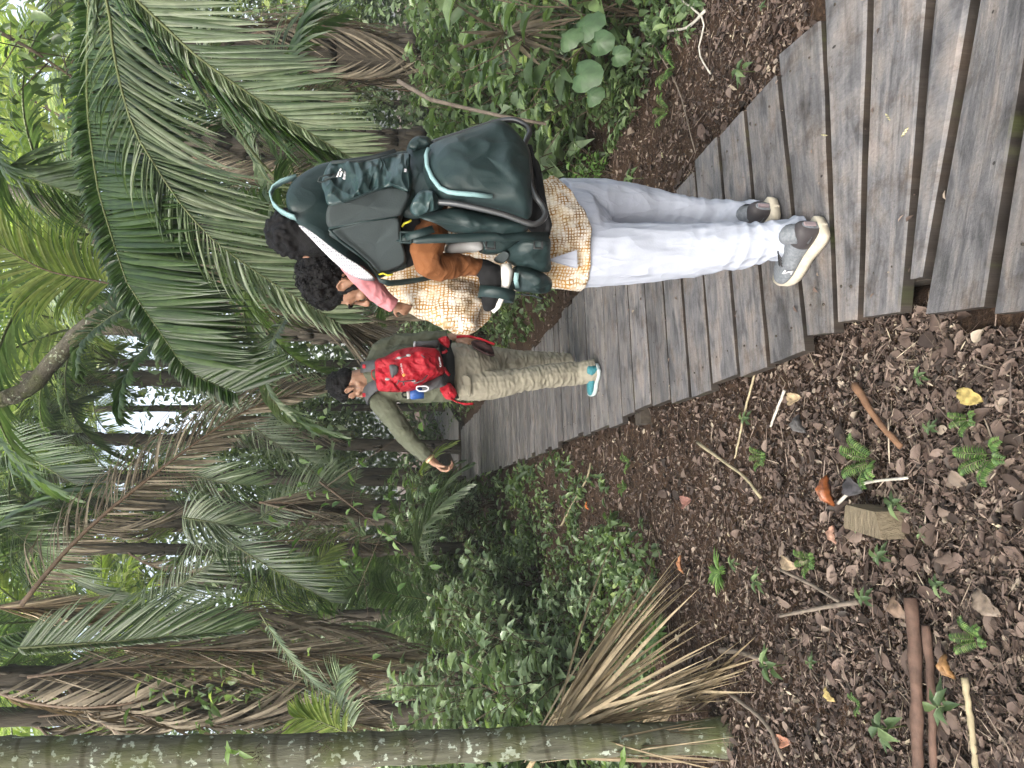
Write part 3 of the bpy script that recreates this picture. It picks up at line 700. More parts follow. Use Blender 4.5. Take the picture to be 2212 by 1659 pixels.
    k = MB(); c = h0 + uu * .068 - ff * .004; k.box(c, rr * .006, ff * .003, uu * .020); k.build('pull_tab', plain('mauve tab', (.22, .17, .18), .8), so2, False)
    return root
build_man1()

# ---------------------------------------------------------------- the child
def build_child():
    root = empty('person', Q(950, 500, 2.20))
    tag(root, 'small child with black hair, pink sleeves and rust trousers sitting in the carrier', 'person')
    f = Vector((.10, .98, -.20)).normalized(); M = frame_of(f); hc = Q(668, 506, 2.24)
    b = MB(); add_head(b, hc, M, .80, Q(745, 505, 2.20))
    b.tube([Q(735, 500, 2.24), Q(770, 490, 2.23), Q(850, 480, 2.20), Q(935, 480, 2.17)], [(.035, .035), (.08, .05), (.08, .05), (.08, .05)], 14, side=(1, .3, 0))
    for P_, r_ in (([Q(765, 550, 2.20), Q(800, 610, 2.26), Q(846, 654, 2.31)], [.030, .024, .019]), ([Q(765, 455, 2.22), Q(820, 440, 2.32), Q(840, 500, 2.42)], [.03, .024, .018]),
                   ([Q(935, 478, 2.13), Q(922, 520, 2.11), Q(922, 560, 2.12), Q(945, 580, 2.15), Q(1000, 577, 2.2), Q(1045, 582, 2.24)], [.045, .04, .036, .033, .028, .022]),
                   ([Q(935, 440, 2.18), Q(925, 400, 2.28), Q(1030, 390, 2.45)], [.045, .04, .025])): b.tube(P_, r_, 12)
    add_hand(b, Q(852, 658, 2.315), Q(884, 672, 2.34) - Q(852, 658, 2.315), (.3, .9, -.1), 1, 0.5, .50)
    body = b.union('body', M_SKIN1, root, 0.004, 3); face_parts(body, hc, M, .80, M_LIP, M_HAIR)
    def W(a, c, d): return hc + M @ Vector((a, c, d)) * .80
    h = MB(); h.ell(W(0, -.02, .050), (.072, .086, .078), M); h.ell(W(0, -.055, -.03), (.066, .050, .075), M)
    for q in (-1, 1): h.ell(W(q * .055, -.02, -.02), (.026, .05, .06), M)
    random.seed(9)
    for k in range(150):
        th = random.uniform(0, 6.28); ph = math.acos(random.uniform(-.3, 1)); d = Vector((math.sin(ph) * math.cos(th), math.sin(ph) * math.sin(th), math.cos(ph)))
        if d.y > .4 and d.z < .4: continue
        h.ell(W(d.x * .088, -.02 + d.y * .105, .055 + d.z * .094), random.uniform(.007, .012), nu=8, nv=6)
    hair = h.union('hair', M_HAIR, body, .0045, 1, lambda p, n: 0.003 * noise.noise(p * 60))
    s = MB(); s.tube([Q(742, 500, 2.24), Q(775, 490, 2.23), Q(850, 480, 2.20), Q(930, 480, 2.17)], [(.040, .04), (.087, .058), (.087, .058), (.087, .058)], 14, side=(1, .3, 0))
    s.tube([Q(752, 560, 2.20), Q(776, 592, 2.235), Q(805, 622, 2.27), Q(832, 646, 2.295), Q(852, 660, 2.31)], [.034, .036, .034, .030, .026], 14)
    s.tube([Q(765, 455, 2.22), Q(820, 440, 2.32), Q(838, 490, 2.40)], [.036, .032, .026], 12)
    s.union('top', M_PINK, body, .0045, 4, lambda p, n: 0.004 * noise.noise(p * 16) + 0.003 * (ridge(p * 22) - .6))
    t = MB(); t.tube([Q(905, 492, 2.15), Q(945, 488, 2.15)], [(.1, .08), (.1, .08)], 14, side=(1, .3, 0))
    t.tube([z1(1160, 740, 2.12), z1(1135, 860, 2.09), z1(1115, 960, 2.09), z1(1125, 1030, 2.11), z1(1190, 1058, 2.14), z1(1330, 1042, 2.18), z1(1455, 1052, 2.22)], [.050, .050, .048, .044, .042, .037, .026], 14)
    t.tube([Q(935, 440, 2.18), Q(925, 400, 2.28), Q(1030, 390, 2.45)], [.05, .045, .03], 12)
    t.union('trousers', M_BROWN, body, .0045, 4, lambda p, n: 0.004 * noise.noise(p * 14) + 0.004 * (ridge(Vector((p.x * 18, p.y * 12, p.z * 26))) - .6))
    # shoe held by the stirrup
    s = MB(); s.tube([z1(1520, 1040, 2.20), z1(1522, 1080, 2.205), z1(1530, 1150, 2.215), z1(1528, 1220, 2.225), z1(1508, 1285, 2.24), z1(1494, 1320, 2.255)], [(.026, .022), (.040, .032), (.040, .034), (.034, .033), (.026, .030), (.012, .016)], 14, side=(0, 0, 1))
    s.tube([z1(1430, 1052, 2.225), z1(1475, 1065, 2.215), z1(1520, 1090, 2.21)], [.028, .032, .032], 12)
    sh = s.union('shoe', M_BLACK, body, .004, 3, lambda p, n: .0025 * noise.noise(p * 40))
    s = MB(); s.tube([z1(1618, 1040, 2.20), z1(1620, 1080, 2.20), z1(1612, 1150, 2.21), z1(1590, 1220, 2.225), z1(1560, 1290, 2.245), z1(1535, 1332, 2.26)], [(.016, .022), (.022, .032), (.018, .034), (.014, .033), (.013, .030), (.008, .014)], 12, side=(0, 0, 1))
    s.build('sole', plain('white rubber sole', (.68, .66, .62), .7, .06), sh)
    return root
build_child()

# ---------------------------------------------------------------- the child carrier
def build_carrier():
    root = empty('child_carrier', Q(1190, 470, 2.1))
    tag(root, 'dark teal framed child carrier worn on the back of the man in white trousers', 'child carrier')
    def yc(zy):      # depth of the carrier's skin by position across it
        return float(np.interp(zy, [130, 300, 480, 640, 760, 900, 1050, 1150], [2.10, 2.06, 2.00, 1.95, 1.955, 2.03, 2.14, 2.22]))
    def P(L, d=0.0): return [z1(a, b, yc(b) + d) for a, b in L]
    NV = (0.12, -0.99, 0.05)
    hood = bag('hood', P([(320, 800), (262, 735), (228, 650), (238, 570), (295, 490), (400, 425), (500, 390), (760, 350), (1000, 318), (1075, 330), (1100, 420), (1060, 600), (1000, 690), (965, 740), (950, 850), (965, 980), (990, 1060), (900, 1092), (820, 1128), (770, 1130), (620, 1045), (480, 930), (400, 860)], .05), .050, .12, M_TEAL, root, nrmv=NV, wr=.0, wf=7, seed=1, n=90, rings=16, p=3)
    pk = bag('pocket', P([(452, 515), (520, 388), (700, 392), (985, 335), (1012, 400), (1015, 570), (905, 550), (780, 575), (600, 645), (498, 665), (470, 590)], -.004), .012, .02, M_TEAL2, root, nrmv=NV, wr=.024, wf=15, wdir=(.35, .5, 1.2), seed=3, n=120, rings=24, p=5)
    bag('side_panel', P([(497, 662), (600, 646), (780, 576), (905, 550), (1012, 580), (972, 690), (925, 738), (700, 768), (500, 808)], .002), .004, .02, M_GREY, root, nrmv=NV, wr=.004, wf=7, seed=5, p=5)
    bag('side_panel', P([(500, 835), (700, 772), (925, 742), (950, 860), (988, 1022), (900, 1080), (820, 1088), (740, 1020), (640, 955), (560, 895)], .004), .008, .02, M_GREY, root, nrmv=NV, wr=.005, wf=6, seed=6, p=5)
    bag('mesh_border', P([(306, 792), (360, 812), (470, 895), (610, 995), (710, 1058), (795, 1138), (700, 1135), (605, 1085), (500, 995), (400, 892)], -.004), .016, .02, M_MESH, root, nrmv=NV)
    tb = MB(); tb.tube([z1(a, b, yc(b) - .018) for a, b in ((500, 820), (560, 880), (650, 945), (750, 1030), (800, 1095))], .004, 6); tb.tube([z1(a, b, yc(b) - .034) for a, b in ((498, 812), (700, 772), (925, 740))], .0025, 6)
    tb.tube([z1(a, b, yc(b) - .03) for a, b in ((500, 662), (600, 645), (780, 575), (905, 548))], .0022, 6); tb.build('seam_piping', M_TEAL, hood)
    rb = MB(); rb.ribbon([z1(a, b, yc(b) - .022) for a, b in ((515, 395), (640, 383), (780, 360), (920, 320))], (0, .1, 1), .014, .003); rb.build('edge_trim', M_GREY, hood)
    rb = MB(); rb.ribbon([z1(a, b, y) for a, b, y in ((295, 485, 2.06), (200, 515, 2.06), (145, 555, 2.06), (128, 600, 2.05), (145, 655, 2.03), (190, 700, 2.01), (245, 730, 1.99), (290, 745, 1.98))], (.3, -1, 0), .022, .005); rb.build('grab_handle', M_LTEAL, root)
    rb = MB(); rb.tube([z1(a, b, yc(b) - .03) for a, b in ((520, 470), (470, 478), (440, 490), (430, 515), (450, 520), (500, 500), (560, 460), (585, 435), (590, 450), (560, 480), (470, 500))], .0022, 5); rb.build('pull_cord', M_GREY, pk)
    # maker's word and mark on the pocket
    o = z1(600, 500, 1.955); xd = z1(605, 430, 2.0 - .005) - z1(600, 500, 2.0)
    textmesh('deuter', 'lettering', z1(604, 503, 1.945), (z1(608, 425, 1.972) - z1(604, 503, 1.945)), (0, 0, 1), .0125, M_PRINT, pk)
    lg = MB()
    for q in (((545, 486), (558, 452), (566, 452), (556, 486)), ((562, 486), (576, 450), (586, 454), (574, 484)), ((562, 446), (572, 432), (579, 435), (573, 448))):
        V = [z1(a, b, 1.951) for a, b in q]; W_ = [v + Vector((0, .002, 0)) for v in V]; lg.add(V + W_, [(0, 1, 2, 3), (7, 6, 5, 4), (0, 4, 5, 1), (1, 5, 6, 2), (2, 6, 7, 3), (3, 7, 4, 0)])
    lg.build('emblem', M_PRINT, pk, False)
    textmesh('Kid', 'lettering', z1(990, 455, 1.962), (z1(990, 420, 1.975) - z1(990, 455, 1.962)), (0, 0, 1), .009, M_PRINT, pk)
    # dark middle with rolled parts
    bag('seat_back', P([(985, 330), (1010, 262), (1060, 228), (1140, 240), (1175, 330), (1180, 480), (1220, 600), (1215, 690), (1090, 745), (990, 745), (950, 700), (960, 560), (980, 450)], .05), .035, .12, M_TEAL, root, nrmv=NV, wr=.014, wf=10, seed=8)
    bag('rolled_flap', P([(1000, 300), (1012, 258), (1060, 226), (1125, 240), (1145, 280), (1080, 300), (1040, 315)], -.0), .014, .03, M_TEAL, root, nrmv=NV, wr=.012, wf=16)
    bag('rolled_flap', P([(1010, 690), (1050, 600), (1110, 572), (1170, 590), (1195, 640), (1185, 690), (1120, 710), (1050, 735)], -.015), .035, .03, M_TEAL2, root, nrmv=NV, wr=.014, wf=15, seed=4)
    low = bag('lower_bag', P([(1112, 335), (1150, 290), (1320, 232), (1540, 152), (1600, 150), (1670, 205), (1745, 300), (1778, 420), (1785, 600), (1770, 745), (1660, 735), (1500, 705), (1350, 672), (1210, 640), (1130, 560), (1095, 450)], .0), .095, .14, M_TEAL, root, nrmv=NV, wr=.014, wf=8, seed=12, n=110, rings=24, p=3.4)
    fl = low
    rb = MB(); rb.tube([z1(a, b, y) for a, b, y in ((1128, 310, 1.985), (1114, 350, 1.975), (1120, 420, 1.955), (1150, 490, 1.93), (1200, 555, 1.905), (1250, 580, 1.895), (1300, 588, 1.885), (1420, 598, 1.885), (1530, 612, 1.895))], .0065, 8); rb.build('piping', M_LTEAL, fl)
    rb = MB(); rb.tube([z1(a, b, y) for a, b, y in ((1530, 160, 2.03), (1570, 260, 1.97), (1580, 400, 1.925), (1575, 560, 1.90), (1565, 700, 1.935))], .003, 6); rb.tube([z1(a, b, y) for a, b, y in ((1590, 155, 2.035), (1625, 260, 1.975), (1640, 400, 1.935), (1650, 560, 1.915), (1720, 740, 1.95))], .003, 6); rb.build('stitching', M_TEAL2, low)
    bag('side_pocket', P([(1060, 738), (1180, 700), (1300, 690), (1500, 735), (1735, 778), (1742, 838), (1600, 850), (1400, 842), (1280, 838), (1200, 795), (1120, 760)], .03), .035, .08, M_TEAL, root, nrmv=(-.5, -.86, 0), wr=.018, wf=12, seed=17)
    tb = MB(); tb.tube([z1(a, b, y) for a, b, y in spline([(1185, 645, 1.93), (1300, 655, 1.915), (1450, 685, 1.905), (1600, 722, 1.90), (1720, 765, 1.90), (1790, 785, 1.90), (1840, 765, 1.90), (1866, 722, 1.91), (1850, 670, 1.92), (1800, 600, 1.93), (1775, 520, 1.95), (1768, 430, 1.97), (1752, 330, 2.01), (1735, 285, 2.04), (1755, 235, 2.06), (1768, 195, 2.07), (1735, 155, 2.08), (1660, 125, 2.09), (1560, 138, 2.10), (1400, 190, 2.10), (1150, 272, 2.10)], 90)], .0085, 10)
    tb.build('frame_tube', M_TUBE, root)
    tb = MB(); tb.tube([z1(a, b, y) for a, b, y in ((1740, 300, 2.10), (1790, 380, 2.10), (1830, 520, 2.08), (1860, 680, 2.05), (1890, 790, 2.04), (1870, 860, 2.05))], .010, 8); tb.tube([z1(1755, 300, 2.2), z1(1800, 500, 2.16), z1(1850, 780, 2.1)], .016, 8); tb.build('base_bracket', M_BLACK, root)
    bag('base_panel', P([(1730, 330), (1790, 360), (1835, 420), (1880, 700), (1895, 860), (1800, 850), (1740, 760), (1735, 500)], .10), .03, .08, M_BLACK, root, nrmv=NV)
    # webbing, buckles
    rb = MB(); rb.ribbon([z1(a, b, y) for a, b, y in ((930, 865, 2.03), (985, 868, 2.015), (1060, 880, 2.00), (1200, 876, 1.99), (1500, 866, 1.99), (1700, 862, 2.0), (1885, 862, 2.03))], (1, .2, 0), .026, .003); rb.ribbon([z1(a, b, y) for a, b, y in ((985, 866, 2.0), (1060, 845, 1.99), (1160, 815, 1.99))], (1, .2, .3), .022, .003)
    wb = rb.build('webbing_strap', M_TEAL, root)
    for a, b_, y, s_ in ((985, 868, 2.0, .020), (1520, 912, 2.06, .018), (1822, 912, 2.06, .017)):
        k = MB(); c = z1(a, b_, y)
        for i in range(4):
            t0 = math.pi / 4 + i * math.pi / 2; t1 = t0 + math.pi / 2; p0 = c + Vector((math.cos(t0), 0, math.sin(t0))) * s_; p1 = c + Vector((math.cos(t1), 0, math.sin(t1))) * s_; k.cap(p0, p1, .0032, .0032, n=6)
        k.build('buckle', M_TUBE if a > 1000 else M_TEAL, wb)
    bag('shoulder_pad', [z1(a, b, 2.16) for a, b in ((1235, 930), (1300, 905), (1460, 895), (1468, 945), (1380, 955), (1250, 972))], .02, .03, M_LGREY, root)
    bag('shoulder_pad', [z1(a, b, 2.17) for a, b in ((1200, 850), (1450, 872), (1700, 880), (1700, 905), (1600, 960), (1480, 950), (1460, 892), (1240, 905))], .02, .06, M_TEAL, root)
    hb = bag('hip_belt', [z1(a, b, y) for a, b, y in ((1600, 975, 2.20), (1690, 900, 2.12), (1760, 880, 2.10), (1890, 872, 2.10), (1898, 980, 2.17), (1893, 1085, 2.24), (1760, 1065, 2.25), (1650, 1040, 2.25))], .045, .05, M_TEAL, root, nrmv=(-.5, -.86, 0), wr=.016, wf=14)
    bag('belt_pad', [z1(a, b, y) for a, b, y in ((1540, 1010, 2.22), (1600, 960, 2.16), (1640, 985, 2.16), (1600, 1030, 2.2))], .02, .02, M_GREY, hb)
    bp = bag('belt_pocket', [z1(a, b, y) for a, b, y in ((1655, 1075, 2.22), (1700, 1048, 2.20), (1820, 1078, 2.20), (1900, 1128, 2.24), (1908, 1178, 2.28), (1870, 1212, 2.30), (1725, 1208, 2.30), (1662, 1190, 2.28))], .055, .04, M_TEAL, hb, nrmv=(-.5, -.86, 0), wr=.016, wf=16, seed=5)
    rb = MB(); rb.ribbon([z1(1685, 1092, 2.165), z1(1680, 1140, 2.18), z1(1690, 1188, 2.21)], (.2, 0, 1), .014, .004); rb.build('pocket_edge', M_LTEAL, bp)
    rb = MB(); rb.ribbon([z1(1600, 1232, 2.30), z1(1700, 1226, 2.30), z1(1790, 1236, 2.31), z1(1846, 1256, 2.32)], (0, 1, .2), .014, .003); rb.build('strap_end', M_GREY, hb)
    rb = MB(); rb.ribbon([z1(800, 1108, 2.19), z1(820, 1140, 2.17), z1(880, 1158, 2.19), z1(960, 1152, 2.24), z1(1060, 1138, 2.27), z1(1150, 1120, 2.27)], (.6, -1, .3), .020, .003); rb.build('shoulder_strap', M_TEAL, root)
    for L in (((815, 1105, 2.18), (840, 1095, 2.17), (870, 1108, 2.17), (905, 1100, 2.17)), ((960, 800, 2.0), (975, 780, 1.99), (1000, 772, 1.99), (1020, 760, 1.99))):
        k = MB(); k.tube([z1(*p) for p in L], .003, 6); k.build('cord_loop', M_YEL, root)
    # stirrup round the child's shoe
    k = MB(); cc = z1(1558, 1228, 2.222); ax = (z1(1500, 1310, 2.25) - z1(1540, 1090, 2.21)).normalized(); e1 = Vector((0, 1, 0)); e2 = ax.cross(e1).normalized()
    k.ribbon([cc + e1 * .042 * math.cos(t) + e2 * .056 * math.sin(t) for t in np.linspace(0, 2 * math.pi, 22)], ax, .036, .004); k.ribbon([z1(1640, 1190, 2.22), z1(1690, 1150, 2.24), z1(1740, 1120, 2.26)], ax, .03, .004)
    k.build('foot_stirrup', M_TEAL, root)
    bag('seat_side', P([(930, 745), (1060, 740), (1100, 800), (1240, 830), (1240, 900), (1000, 1060), (980, 1000), (945, 860)], .10), .02, .04, M_BLACK, root, nrmv=(-.4, -.9, 0))
    return root
build_carrier()

# ---------------------------------------------------------------- the man ahead
def build_man2():
    root = empty('person', G(1290, 800, 0.0))
    tag(root, 'man in olive jacket and khaki trousers walking ahead with a red backpack, arm held out', 'person')
    f = Vector((-.74, .44, -.50)).normalized(); M = frame_of(f); hc = Q(757, 829, 4.66); nb = Q(800, 812, 4.66)
    b = MB(); add_head(b, hc, M, 1.0, nb)
    b.tube([Q(793, 812, 4.66), Q(812, 806, 4.66), Q(860, 806, 4.65), Q(930, 806, 4.64), Q(985, 800, 4.64)], [(.06, .055), (.165, .09), (.16, .11), (.14, .10), (.15, .11)], 16, side=(1, .15, 0))
    for P_, r_ in (([Q(985, 828, 4.62), Q(1130, 820, 4.60), Q(1272, 806, 4.72)], [.08, .055, .04]), ([Q(985, 775, 4.70), Q(1110, 778, 4.95), Q(1226, 781, 5.15)], [.08, .055, .04]),
                   ([Q(822, 868, 4.62), Q(868, 932, 4.58), Q(932, 994, 4.56)], [.05, .04, .027]), ([Q(820, 757, 4.68), Q(890, 735, 4.72), Q(985, 728, 4.68)], [.05, .04, .028])): b.tube(P_, r_, 12)
    add_hand(b, Q(932, 994, 4.56), Q(966, 1020, 4.55) - Q(932, 994, 4.56), (.9, -.1, .3), -1, 0.55, 1.0)
    add_hand(b, Q(985, 728, 4.68), Q(1025, 738, 4.66) - Q(985, 728, 4.68), (-.5, .8, 0), 1, 0.55, 1.0)
    body = b.union('body', M_SKIN2, root, 0.005, 2); face_parts(body, hc, M, 1.0, M_LIP, M_HAIR)
    def W(a, c, d): return hc + M @ Vector((a, c, d))
    h = MB(); h.ell(W(0, -.020, .058), (.084, .102, .084), M); h.ell(W(0, -.062, .005), (.070, .056, .060), M); h.ell(W(0, .048, .092), (.064, .046, .030), M)
    for q in (-1, 1): h.cap(W(q * .076, .014, .04), W(q * .075, .018, -.008), .011, .007, n=8)
    random.seed(4)
    for k in range(200):
        th = random.uniform(0, 6.28); ph = math.acos(random.uniform(-.2, 1)); d = Vector((math.sin(ph) * math.cos(th), math.sin(ph) * math.sin(th), math.cos(ph)))
        if d.y > .3 and d.z < .5: continue
        h.ell(W(d.x * .082, -.02 + d.y * .100, .058 + d.z * .086), random.uniform(.006, .010), nu=6, nv=5)
    h.union('hair', M_HAIR, body, 0.005, 1, lambda p, n: 0.003 * noise.noise(p * 60))
    # jacket
    j = MB()
    j.tube([Q(785, 815, 4.655), Q(796, 812, 4.66), Q(812, 806, 4.66), Q(840, 806, 4.66), Q(880, 808, 4.65), Q(930, 808, 4.64), Q(972, 804, 4.63)],
           [(.060, .06), (.075, .07), (.168, .10), (.19, .13), (.19, .14), (.185, .14), (.19, .15)], 18, side=(1, .15, 0))
    j.tube([Q(815, 852, 4.64), Q(826, 872, 4.62), Q(850, 905, 4.60), Q(874, 938, 4.58), Q(900, 966, 4.57), Q(924, 988, 4.56)], [.075, .077, .068, .062, .056, .046], 14)
    j.tube([Q(815, 765, 4.68), Q(835, 752, 4.69), Q(870, 738, 4.71), Q(920, 732, 4.71), Q(968, 729, 4.69)], [.070, .070, .060, .054, .045], 14)
    def jf(p, n): return 0.006 * noise.noise(p * 8) + 0.008 * (ridge(Vector((p.x * 12, p.y * 8, p.z * 12 + p.x * 8))) - .6)
    jk = j.union('jacket', M_OLIVE, body, 0.007, 3, jf)
    w_ = MB(); ax = (Q(932, 994, 4.56) - Q(868, 932, 4.58)).normalized(); e1 = ax.orthogonal().normalized(); e2 = ax.cross(e1); cw = Q(929, 991, 4.56)
    w_.ribbon([cw + (e1 * math.cos(t) + e2 * math.sin(t)) * .033 for t in np.linspace(0, 6.2832, 20)], ax, .016, .004); w_.build('wristwatch', plain('gold watch', (.65, .55, .3), .3, .05, metal=.6), body)
    # trousers
    t = MB(); t.tube([Q(955, 806, 4.64), Q(985, 801, 4.64), Q(1015, 803, 4.66), Q(1045, 804, 4.70), Q(1075, 806, 4.72)], [(.17, .12), (.190, .14), (.182, .14), (.15, .12), (.08, .08)], 16, side=(1, .15, 0))
    t.tube([Q(990, 830, 4.62), Q(1040, 832, 4.60), Q(1080, 829, 4.59), Q(1130, 820, 4.60), Q(1190, 811, 4.64), Q(1240, 807, 4.68), Q(1270, 803, 4.66), Q(1287, 801, 4.65)], [.108, .104, .092, .080, .082, .082, .080, .082], 14)
    t.tube([Q(990, 770, 4.70), Q(1050, 776, 4.82), Q(1110, 781, 4.95), Q(1170, 783, 5.05), Q(1228, 784, 5.12)], [.108, .096, .085, .080, .075], 14)
    def kf(p, n):
        k = 1.0 if p.z < .62 else .45
        return 0.004 * noise.noise(p * 8) + 0.006 * k * (ridge(Vector((p.x * 9, p.y * 9, p.z * 20 + 6 * p.x))) - .6) + .005 * (ridge(Vector((p.x * 16, p.y * 16, p.z * 36 - 5 * p.x))) - .6)
    tr = t.union('trousers', M_KHAKI, body, 0.006, 3, kf)
    pk = bag('pocket_flap', [z3(1105, 435, 4.47), z3(1160, 445, 4.47), z3(1162, 560, 4.50), z3(1140, 560, 4.50)], .008, .01, M_KHAKI, tr)
    # shoes
    MU = plain('blue teal trainer', (.03, .16, .19), .7, .2, 90); MS = plain('pale trainer sole', (.35, .40, .40), .7)
    shoe('shoe', G(1297, 792, .004), G(1283, 852, .004), .105, MU, MS, body, Q(1274, 806, 4.72), .075, .022)
    h2 = G(1234, 774, .004); shoe('shoe', h2, h2 + Vector((-.08, .26, 0)), .10, MU, MS, body, Q(1224, 783, 5.12), .075, .022)
    return root
build_man2()

def build_pack():
    root = empty('backpack', Q(870, 800, 4.42))
    tag(root, 'red hiking backpack with grey patches on the back of the man ahead', 'backpack')
    M_RED = cloth('red ripstop nylon', (0.36, 0.011, 0.022), 0.55, 0.3, 8, .012, .8, 90)
    M_CHAR = plain('charcoal pack cloth', (0.075, 0.075, 0.080), 0.7, 0.2, 25)
    body = bag('main_bag', [z2(a, b, 4.36) for a, b in ((265, 440), (430, 385), (700, 245), (1030, 185), (1300, 200), (1480, 240), (1560, 400), (1600, 600), (1600, 720), (1420, 820), (1180, 930), (1040, 1030), (760, 1072), (400, 1062), (295, 1020), (255, 800), (250, 600))], .15, .11, M_RED, root, nrmv=(0.1, -1, 0), wr=.030, wf=10, n=90, rings=18, p=3, seed=3)
    bag('top_lid', [z2(a, b, 4.30) for a, b in ((265, 440), (400, 395), (520, 420), (530, 560), (560, 760), (590, 900), (700, 1000), (720, 1065), (400, 1062), (295, 1015), (255, 800), (250, 600))], .06, .04, M_RED, root, nrmv=(0.1, -1, 0), wr=.030, wf=16, n=70, rings=12, seed=5)
    bag('grey_patch', [z2(a, b, 4.195) for a, b in ((535, 540), (690, 562), (698, 680), (610, 775), (585, 800), (545, 690))], .016, .02, M_CHAR, root, nrmv=(0.1, -1, 0))
    bag('mesh_pocket', [z2(a, b, 4.33) for a, b in ((1175, 930), (1330, 860), (1550, 745), (1620, 860), (1650, 930), (1400, 1010), (1210, 1080))], .05, .06, M_CHAR, root, nrmv=(-.3, -1, 0), wr=.02)
    bag('mesh_pocket', [z2(a, b, 4.40) for a, b in ((1035, 95), (1250, 80), (1490, 60), (1500, 150), (1470, 210), (1200, 230), (1035, 240))], .05, .06, M_CHAR, root, nrmv=(.2, -1, 0))
    k = MB(); k.tube([z2(a, b, y) for a, b, y in ((1030, 90, 4.36), (1020, 160, 4.33), (1030, 240, 4.34))], .007, 6); k.build('reflective_edge', M_PRINT, root)
    # carry loop, shoulder straps, clips
    k = MB(); k.ribbon([z2(a, b, 4.36) for a, b in ((240, 640), (190, 650), (175, 710), (195, 790), (240, 840))], (.2, -1, 0), .022, .004); k.build('carry_loop', M_RED, root)
    k = MB(); k.ribbon([z2(a, b, y) for a, b, y in ((290, 550, 4.40), (180, 560, 4.44), (60, 575, 4.52), (-20, 590, 4.60))], (1, .2, 0), .068, .012); k.build('shoulder_strap', M_CHAR, root)
    k = MB(); k.ribbon([z2(a, b, y) for a, b, y in ((290, 930, 4.38), (190, 980, 4.42), (100, 1070, 4.47), (60, 1160, 4.56), (60, 1230, 4.66))], (1, .3, .5), .070, .012); k.build('shoulder_strap', M_CHAR, root)
    for a, b, y in ((30, 570, 4.50), (30, 1130, 4.46), (300, 860, 4.27), (275, 520, 4.30)):
        k = MB(); k.box(z2(a, b, y), (.012, 0, 0), (0, .006, 0), (0, 0, .009)); k.build('clip', M_RED, root, False)
    for a, b, y in ((490, 820, 4.20), (720, 400, 4.18), (905, 350, 4.17), (1005, 855, 4.19)):
        k = MB(); k.ell(z2(a, b, y), (.008, .006, .014)); k.build('zip_pull', M_LGREY, root)
    for L in (((640, 430), (720, 400), (850, 375), (900, 350)), ((690, 840), (760, 870), (850, 860), (1010, 850)), ((670, 930), (720, 850)), ((820, 940), (800, 870)), ((1150, 340), (1200, 380), (1220, 400)), ((1010, 910), (1180, 850), (1280, 740))):
        k = MB(); k.tube([z2(a, b, 4.182) for a, b in L], .0035, 5); k.build('pack_cord', M_CHAR, root)
    # belt with its hanging tails
    k = MB(); k.ribbon([z2(a, b, y) for a, b, y in ((1640, 60, 4.50), (1620, 200, 4.44), (1690, 400, 4.42), (1700, 700, 4.42), (1680, 900, 4.44), (1720, 1060, 4.50), (1780, 1180, 4.58))], (.1, 0, 1), .075, .02); k.build('hip_belt', M_BLACK, root)
    bag('hip_fin', [z2(a, b, 4.40) for a, b in ((1520, 985), (1690, 890), (1780, 960), (1860, 1080), (1830, 1180), (1720, 1225), (1620, 1190))], .03, .04, M_RED, root, nrmv=(-.3, -1, 0), wr=.03)
    bag('hip_fin', [z2(a, b, 4.42) for a, b in ((1480, 40), (1560, -10), (1660, -20), (1720, 60), (1700, 200), (1620, 180), (1540, 120))], .03, .04, M_RED, root, nrmv=(.2, -1, 0), wr=.03)
    for L, w_ in ((((1600, 590), (1660, 690), (1715, 745)), .02), (((1560, 300), (1620, 290), (1660, 250)), .018), (((1740, 1200), (1850, 1260), (2000, 1310), (2180, 1305)), .022)):
        k = MB(); k.ribbon([z2(a, b, 4.36) for a, b in L], (.3, -.3, 1), w_, .004); k.build('strap', M_RED, root)
    k = MB(); k.ribbon([Q(986, 728, 4.55), Q(1010, 726, 4.55), Q(1040, 733, 4.55), Q(1068, 744, 4.56)], (.6, -1, .4), .026, .004); k.build('strap', M_RED, root)
    # writing
    textmesh('Columbia', 'lettering', z2(815, 725, 4.168), z2(770, 520, 4.17) - z2(815, 725, 4.17), (0, 0, 1), .017, M_PRINT, root)
    k = MB(); c = z2(812, 738, 4.165)
    for t_ in range(4): a = t_ * math.pi / 2; k.ell(c + Vector((math.cos(a), 0, math.sin(a))) * .006, .0045, nu=6, nv=4)
    k.build('emblem', M_ORANGEP, root)
    textmesh('Columbia', 'lettering', z2(1555, 575, 4.225), z2(1520, 385, 4.23) - z2(1555, 575, 4.225), (0, 0, 1), .015, M_PRINT, root)
    # carabiner
    k = MB(); k.tube([z2(a, b, 4.24) for a, b in ((1060, 985), (1085, 960), (1250, 955), (1295, 985), (1290, 1030), (1240, 1052), (1120, 1055), (1065, 1020), (1060, 985))], .0042, 8)
    o = k.build('carabiner', plain('white metal', (.75, .75, .78), .35, .03), None); tag(o, 'white metal carabiner clipped to the side of the red backpack', 'carabiner')
    bt = empty('water_bottle', z2(980, 1100, 4.36)); tag(bt, 'blue water bottle with grey cap in the side pocket of the red backpack', 'bottle')
    k = MB(); k.tube([z2(930, 1105, 4.40), z2(960, 1105, 4.40), z2(1000, 1100, 4.40), z2(1200, 1080, 4.40)], [.030, .036, .038, .038], 16); k.build('bottle_body', plain('blue enamel', (.035, .10, .33), .35, .05), bt)
    k = MB(); k.tube([z2(870, 1110, 4.40), z2(935, 1106, 4.40)], [.031, .031], 16); k.build('lid', M_LGREY, bt)
    k = MB(); k.tube([z2(a, b, 4.38) for a, b in ((860, 1080), (800, 1080), (780, 1120), (800, 1170), (870, 1180))], .006, 8); k.build('lid_loop', M_BLACK, bt)
    # the cap in his right hand
    cp = empty('cap', Q(1045, 752, 4.6)); tag(cp, 'dark maroon cap held in the right hand of the man ahead', 'cap')
